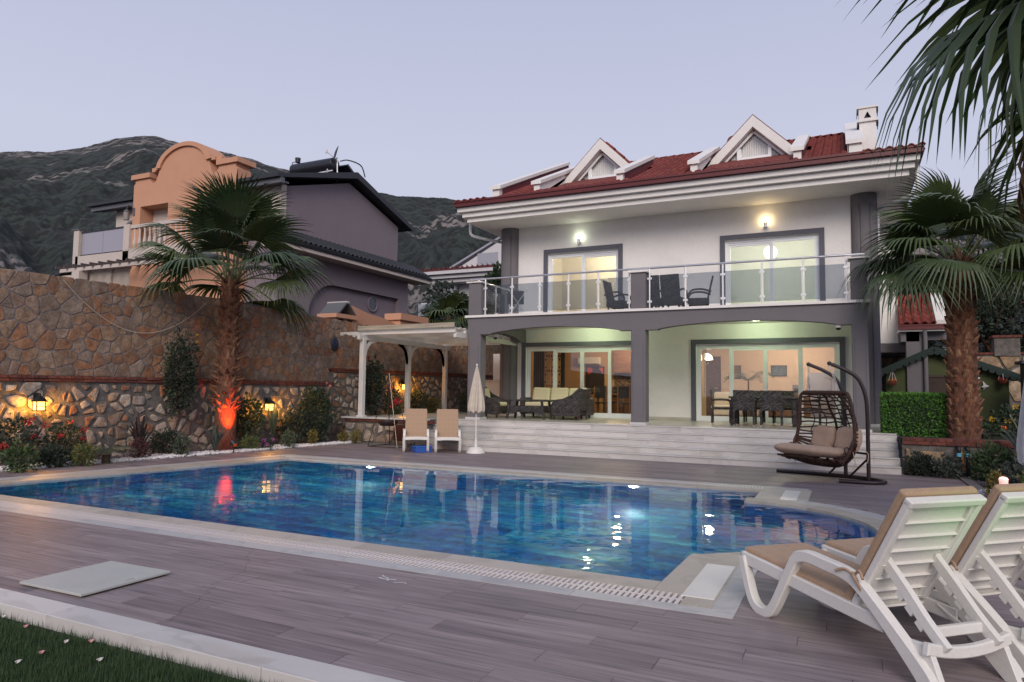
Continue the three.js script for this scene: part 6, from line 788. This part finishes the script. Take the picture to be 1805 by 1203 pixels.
// ---------------------------------------------------------------- closed parasols
function parasol(label, pos, h, lowY, rmax, m) {
  const t = thing('parasol', label, 'parasol', pos, 0, 'closed parasols'); part(t, 'pole', cyl(0, 0, .08, h + .03, .02, .018, 12), C.whiteplastic);
  part(t, 'base', [new THREE.CylinderGeometry(.20, .25, .10, 8).translate(0, .05, 0), new THREE.CylinderGeometry(.13, .20, .05, 8).translate(0, .125, 0), cyl(0, 0, .15, .34, .045, .035, 12)], C.whiteplastic);
  const n = 64, rows = 18, P = [], I = [], r2 = RNG(h * 100 | 0); for (let j = 0; j <= rows; j++) { const u = j / rows, y = lerp(h, lowY, u); for (let i = 0; i <= n; i++) { const a = i / n * 6.2832, fold = .5 + .5 * Math.cos(8 * a), r = (.012 + rmax * Math.pow(u, .8) * (u > .88 ? 1 - (u - .88) * 1.2 : 1)) * (.62 + .38 * Math.pow(fold, .7)) , yy = y + (j === rows ? .05 * fold - .02 : 0); P.push(Math.cos(a + .35 * u) * r, yy, Math.sin(a + .35 * u) * r); } }
  for (let j = 0; j < rows; j++) for (let i = 0; i < n; i++) { const a = j * (n + 1) + i, b = a + n + 1; I.push(a, a + 1, b, b, a + 1, b + 1); } const g = new THREE.BufferGeometry(); g.setAttribute('position', new THREE.Float32BufferAttribute(P, 3)); g.setIndex(I); g.computeVertexNormals(); part(t, 'canopy', g, m); part(t, 'finial', new THREE.SphereGeometry(.028, 10, 8).translate(0, h + .03, 0), C.whiteplastic); return t;
}
parasol('closed cream parasol beside the far loungers', [-8.49, 0, -15.55], 2.2, 1.03, .235, mat([.60, .53, .45], .95, { map: T.fabric, size: .2, bump: T.fabric, bs: .002 }));
parasol('closed white parasol cut by the right picture edge', [2.02, 0, -9.9], 2.55, .80, .27, mat([.62, .60, .58], .95, { map: T.fabric, size: .2, bump: T.fabric, bs: .002 }));
// ---------------------------------------------------------------- hanging basket chair
{
  const s = thing('swing_stand', 'dark curved steel stand of the hanging wicker chair', 'stand');
  part(s, 'base_loop', tube([[-1.31, .035, -15.10], [-.7, .035, -15.02], [-.1, .035, -14.82], [.35, .035, -14.55], [.58, .035, -14.25], [.50, .035, -14.02], [.25, .035, -13.93], [-.16, .035, -13.92]], .036, 10, 60), C.brownmetal);
  const arm = (x, z, dx) => tube([[x, .03, z], [x, .6, z], [x + .0, 1.25, z], [x - .03, 1.6, z], [x - .14, 1.88, z], [x - .34, 2.04, z + .02], [x - dx, 2.17, z + .05]], .036, 10, 50);
  part(s, 'upright', arm(.33, -14.45, .62), C.brownmetal); part(s, 'upright', arm(-.05, -14.85, .62), C.brownmetal); part(s, 'strut', [rod([.02, .05, -14.72], [.33, .42, -14.46], .02), rod([-.35, .05, -14.9], [-.05, .40, -14.85], .02), rod([.33, .5, -14.45], [-.05, .5, -14.85], .02)], C.brownmetal); part(s, 'end_cap', [[-.29, 2.17, -14.40], [-.67, 2.17, -14.80]].map(p => new THREE.SphereGeometry(.04, 10, 8).translate(...p)), C.black);
  const f = [-.64, .768], yaw = Math.atan2(-f[1], f[0]), c = thing('hanging_chair', 'brown wicker hanging double chair with pink-beige cushions', 'chair', [-.34, 0, -14.55], yaw);
  // local: x forward, y up, z across. Profile from the top lip round the back to the front lip
  const prof = new THREE.CatmullRomCurve3([[.10, 1.62], [-.10, 1.58], [-.36, 1.30], [-.52, .95], [-.50, .62], [-.32, .36], [.02, .24], [.42, .33], [.86, .46]].map(p => V(p[0], p[1], 0))), wid = u => lerp(.36, .66, Math.pow(Math.sin(Math.PI * clamp(.08 + u * .8)), .8)), dep = u => .62 * Math.pow(Math.sin(Math.PI * clamp(u / .92)), 1.3);
  const S = (u, a) => { const p = prof.getPoint(u), bend = Math.pow(Math.abs(a), 2.2) * dep(u); const lift = .26 * Math.pow(Math.abs(a), 3) * sstep(.98, .62, u) * sstep(.40, .60, u); return [p.x + bend, p.y + lift, a * wid(u)]; };
  const line = (fn, r, n = 26, seg = 7) => tube(Array.from({ length: 13 }, (_, i) => fn(i / 12)), r, seg, n);
  for (const sg of [-1, 1]) part(c, 'side_rim', line(k => S(lerp(0, .86, k), sg), .032, 48, 8), C.wickerbrown);
  part(c, 'top_rim', line(k => S(0, k * 2 - 1), .038, 20, 8), C.wickerbrown); part(c, 'front_rim', line(k => { const a = k * 2 - 1, p = S(1 - .28 * Math.pow(Math.abs(a), 6), a * .93); return p; }, .035, 40, 8), C.wickerbrown);
  for (let k = 1; k < 9; k++) { const a = k / 9 * 2 - 1; part(c, 'rib', line(q => { const u = lerp(0, .98, q), w = a + .035 * Math.sin(q * 30 + k); return S(u, clamp(w, -.96, .96)); }, k === 3 || k === 6 ? .022 : .011, 44, 6), C.wickerbrown); }
  for (let k = 1; k < 32; k++) { const u = k / 32; part(c, 'cross_strip', line(q => { const a = (q * 2 - 1) * .985, p = S(clamp(u + .006 * Math.sin(q * 22 + k * 2)), a); return p; }, u > .52 ? .020 : .015, 30, 6), C.wickerbrown); }
  for (const sg of [-1, 1]) part(c, 'ring_ornament', [.70, .745, .79].map((u, i) => { const p = S(u - .03, sg), q = .055; return new THREE.TorusGeometry(q, .011, 6, 18).translate(p[0] + .06 + i * .0, p[1] + .04 - i * .03, p[2]); }), C.wickerbrown); 
  const beige = mat([.50, .355, .26], .95, { map: T.fabric, size: .15, bump: T.fabric, bs: .003 }), puff = (w, h, d) => { const g = new THREE.SphereGeometry(1, 32, 20), a = g.attributes.position; for (let i = 0; i < a.count; i++) { let x = a.getX(i), y = a.getY(i), z = a.getZ(i); const q = v => Math.sign(v) * Math.pow(Math.abs(v), .55), n = 1 + .05 * Math.sin(7 * Math.atan2(z, x)); const r = Math.hypot(x, z); const tuft = 1 - .55 * Math.exp(-r * r * 9); a.setXYZ(i, q(x) * w * n, y * h * (.55 + .45 * tuft), q(z) * d * n); } g.computeVertexNormals(); return g; };
  part(c, 'seat_cushion', puff(.60, .12, .56).rotateZ(.10).translate(.40, .53, 0), beige); for (const z of [-.28, .28]) part(c, 'back_cushion', puff(.24, .10, .27).rotateZ(Math.PI / 2 + .25).translate(-.20, .74, z), beige);
  for (const sg of [-1, 1]) part(c, 'cushion_tie', [tube([[.1, .55, sg * .62], [.15, .5, sg * .68], [.12, .35, sg * .68], [.16, .24, sg * .66]], .008, 5, 12), tube([[-.2, .6, sg * .6], [-.25, .5, sg * .66], [-.22, .34, sg * .66]], .008, 5, 12)], mat([.5, .4, .28], .9));
  const ch = []; const inv = new THREE.Matrix4().makeRotationY(yaw).setPosition(-.34, 0, -14.55).invert(); [[-.29, 2.14, -14.40, -1], [-.67, 2.14, -14.80, 1]].forEach(([x, y, z, sg]) => { const a = V(x, y, z).applyMatrix4(inv), b = V(...S(.0, sg > 0 ? .8 : -.8)); for (let i = 0; i < 15; i++) { const p = a.clone().lerp(b, i / 14); ch.push(new THREE.TorusGeometry(.022, .006, 5, 8).scale(.7, 1.2, 1).rotateY(i * 1.57).translate(p.x, p.y, p.z)); } }); part(c, 'chain', ch, C.steel);
}
// ---------------------------------------------------------------- rattan furniture
function dining(label, pos, turn, group) { // faces +z
  const t = thing('rattan_chair', label, 'chair', pos, turn, group), K = C.wicker; part(t, 'seat', rb(-.24, .24, .40, .46, -.23, .24, .02, 2), K);
  { const g = new THREE.BoxGeometry(.50, .50, .035, 8, 6, 1), a = g.attributes.position; for (let i = 0; i < a.count; i++) { const x = a.getX(i), y = a.getY(i); a.setZ(i, a.getZ(i) + .10 * x * x * 4 * .4 - .10 * (y + .25)); } g.computeVertexNormals(); part(t, 'backrest', g.translate(0, .66, -.22), K); }
  for (const s of [-1, 1]) { part(t, 'armrest', band([[-.24, .64], [-.1, .66], [.12, .655], [.22, .62], [.245, .5], [.235, .4]], .04, .045, .006).rotateY(-Math.PI / 2).translate(s * .255, 0, 0), K); for (const z of [-.235, .225]) { const l = part(t, 'leg', rb(s * .24 - .022, s * .24 + .022, .04, .44, z - .022, z + .022, .006, 1), K); part(l, 'leg_tip', cyl(s * .24, z, 0, .045, .016, .018, 8), C.steel); } }
  return t;
}
{
  const Y = .75; const t = thing('rattan_table', 'dark rattan dining table on the terrace', 'table', [-1.95, Y, -19.35]); part(t, 'tabletop', rb(-.85, .85, .70, .75, -.48, .48, .012, 1), C.wicker); part(t, 'table_apron', [bx(-.8, .8, .60, .70, .40, .44), bx(-.8, .8, .60, .70, -.44, -.40), bx(-.8, -.76, .60, .70, -.4, .4), bx(.76, .8, .60, .70, -.4, .4)], C.wicker); for (const x of [-.75, .75]) for (const z of [-.4, .4]) part(t, 'leg', rb(x - .05, x + .05, 0, .62, z - .05, z + .05, .008, 1), C.wicker); part(t, 'glass_top', rb(-.84, .84, .751, .757, -.47, .47, .002, 1), mat([.9, .95, .93], .03, { transmission: .9, thickness: 0 }));
  const G = 'rattan chairs round the terrace dining table';
  dining('rattan chair with its back to the steps, left of the near pair', [-2.36, Y, -18.62], Math.PI, G); dining('rattan chair with its back to the steps, right of the near pair', [-1.72, Y, -18.62], Math.PI + .05, G); dining('rattan chair at the left end of the terrace dining table', [-3.02, Y, -19.15], Math.PI / 2 + .1, G); dining('rattan chair at the right end of the dining table behind the hanging chair', [-.86, Y, -19.2], -Math.PI / 2, G); dining('rattan chair on the far left side of the dining table', [-2.3, Y, -20.1], 0, G); dining('rattan chair on the far right side of the dining table', [-1.55, Y, -20.1], 0, G);
  // lounge group
  const sofa = thing('rattan_sofa', 'dark rattan sofa with three cream cushions by the terrace door', 'sofa', [-8.2, Y, -20.25]); part(sofa, 'seat_base', rb(-.95, .95, .14, .34, -.40, .40, .03, 2), C.wicker); part(sofa, 'backrest', rb(-.98, .98, .2, .80, -.46, -.36, .04, 2), C.wicker); for (const s of [-1, 1]) { part(sofa, 'armrest', rb(s * 1.02 - .08, s * 1.02 + .08, .1, .62, -.42, .40, .05, 2), C.wicker); for (const z of [-.36, .34]) part(sofa, 'leg', cyl(s * .95, z, 0, .16, .03, .04, 8), C.wicker); }
  for (const x of [-.62, 0, .62]) { part(sofa, 'seat_cushion', rb(x - .305, x + .305, .34, .48, -.36, .40, .05, 3), C.cream); part(sofa, 'back_cushion', rb(-.30, .30, -.24, .24, -.08, .08, .075, 4).rotateX(-.2).rotateZ((x - .1) * .06).translate(x, .70, -.26), C.cream); }
  const armchair = (label, pos, turn) => { const a = thing('rattan_armchair', label, 'armchair', pos, turn, 'rattan armchairs on the terrace'); const sidep = [[-.42, .12], [.38, .12], [.42, .42], [.34, .56], [.05, .60], [-.22, .72], [-.44, .92], [-.50, .90], [-.46, .4]]; for (const s of [-1, 1]) part(a, 'side_panel', ext(sidep, .09, [], .015).rotateY(-Math.PI / 2).translate(s * .36 + .045, 0, 0), C.wicker); part(a, 'seat_base', rb(-.32, .32, .14, .34, -.38, .38, .02, 2), C.wicker); part(a, 'backrest', rb(-.32, .32, -.32, .32, -.05, .05, .03, 2).rotateX(-.12).translate(0, .58, -.42), C.wicker); part(a, 'front_arch', ext([[-.4, .12], [-.34, .12], [-.15, .19], [.15, .19], [.34, .12], [.4, .12], [.4, .3], [-.4, .3]], .03).translate(0, 0, .37), C.wicker); part(a, 'seat_cushion', rb(-.31, .31, .34, .47, -.33, .38, .05, 3), C.cream); part(a, 'back_cushion', rb(-.28, .28, -.22, .22, -.07, .07, .065, 4).rotateX(-.2).translate(0, .67, -.27), C.cream); for (const s of [-1, 1]) for (const z of [-.4, .34]) part(a, 'leg', cyl(s * .36, z, 0, .15, .025, .045, 8), C.wicker); return a; };
  armchair('rattan armchair seen from the side at the right of the lounge table', [-7.38, Y, -19.25], -Math.PI / 2); armchair('rattan armchair behind the parasol at the left of the lounge table', [-9.92, Y, -19.2], Math.PI / 2);
  const lt = thing('lounge_table', 'low rattan coffee table in front of the sofa', 'table', [-8.55, Y, -18.95]); part(lt, 'tabletop', rb(-.68, .68, .52, .57, -.36, .36, .012, 1), C.wicker); part(lt, 'table_shelf', [ext([[-.52, .24], [-.56, .12], [-.3, .20], [.3, .20], [.56, .12], [.52, .24], [.50, .38], [-.50, .38]], .04).translate(0, 0, .24), rb(-.5, .5, .34, .38, -.28, .26, .01, 1)], C.wicker); for (const s of [-1, 1]) for (const z of [-.28, .28]) part(lt, 'leg', beam([s * .60, 0, z], [s * .52, .52, z], .06, .06), C.wicker);
  const rd = thing('red_ball', 'small red ball under the side-on rattan armchair', 'ball', [-7.2, Y, -19.45]); part(rd, 'ball_body', new THREE.SphereGeometry(.09, 18, 12).translate(0, .09, 0), mat([.35, .01, .015], .4)); part(rd, 'ball_valve', cyl(0, 0, .178, .184, .01), C.white);
  // balcony furniture
  const y2 = 3.715, bal = (label, pos, turn) => { const a = thing('balcony_chair', label, 'chair', pos, turn, 'balcony chairs'); part(a, 'backrest', rb(-.26, .26, -.32, .32, -.025, .025, .02, 2).rotateX(-.22).translate(0, .68, -.28), C.wicker); part(a, 'seat', rb(-.27, .27, .22, .40, -.25, .28, .02, 2), C.wicker); for (const s of [-1, 1]) { part(a, 'armrest', band([[-.3, .56], [-.05, .63], [.2, .60], [.29, .46], [.28, .3]], .035, .05, .006).rotateY(-Math.PI / 2).translate(s * .28, 0, 0), C.wicker); part(a, 'leg', [cyl(s * .22, .23, 0, .24, .025), cyl(s * .22, -.2, 0, .24, .025)], C.wicker); } return a; };
  bal('balcony chair turned sideways left of the middle railing pier', [-5.75, y2, -18.75], Math.PI / 2 - .1); bal('balcony chair with its back to the railing, left of two', [-4.72, y2, -18.55], Math.PI); bal('balcony chair with its back to the railing, right of two', [-4.15, y2, -18.55], Math.PI - .1); bal('balcony chair facing left, rightmost on the balcony', [-3.55, y2, -19.0], -Math.PI / 2 + .2);
  const bt = thing('balcony_table', 'low rattan table among the balcony chairs', 'table', [-4.5, y2, -19.35]); part(bt, 'tabletop', rb(-.45, .45, .44, .48, -.3, .3, .01, 1), C.wicker); for (const x of [-.38, .38]) for (const z of [-.24, .24]) part(bt, 'leg', bx(x - .03, x + .03, 0, .44, z - .03, z + .03), C.wicker);
  const dr = thing('drying_rack', 'folding drying rack at the left end of the balcony', 'drying rack', [-9.0, y2, -18.9], .5); part(dr, 'rack_frame', [rod([-.3, 0, 0], [.3, .85, 0], .012), rod([.3, 0, 0], [-.3, .85, 0], .012), rod([-.3, 0, .8], [.3, .85, .8], .012), rod([.3, 0, .8], [-.3, .85, .8], .012)], C.steelw); for (let k = 0; k < 7; k++) part(dr, 'rack_bar', rod([-.3 + k * .1, .85, 0], [-.3 + k * .1, .85, .8], .006, 6), C.steelw); part(dr, 'dark_towel', rb(-.28, .22, .45, .86, .2, .24, .01, 1), C.charcoal);
  const sd = thing('satellite_dish', 'dark red satellite dish behind the right dormer', 'dish', [-3.5, 10.15, -25.3], .5); part(sd, 'dish_bowl', new THREE.SphereGeometry(.55, 22, 8, 0, 6.3, 0, .6).scale(1, .5, 1).rotateX(Math.PI / 2 - .2).translate(0, .25, 0), mat([.09, .012, .018], .5)); part(sd, 'dish_mast', rod([0, -.4, .3], [0, .3, .3], .03), C.steelw); part(sd, 'receiver', [rod([0, .1, .3], [0, .55, .75], .015), cyl(0, .75, .5, .62, .05)], C.whiteplastic);
}
renderer.render(scene, camera);
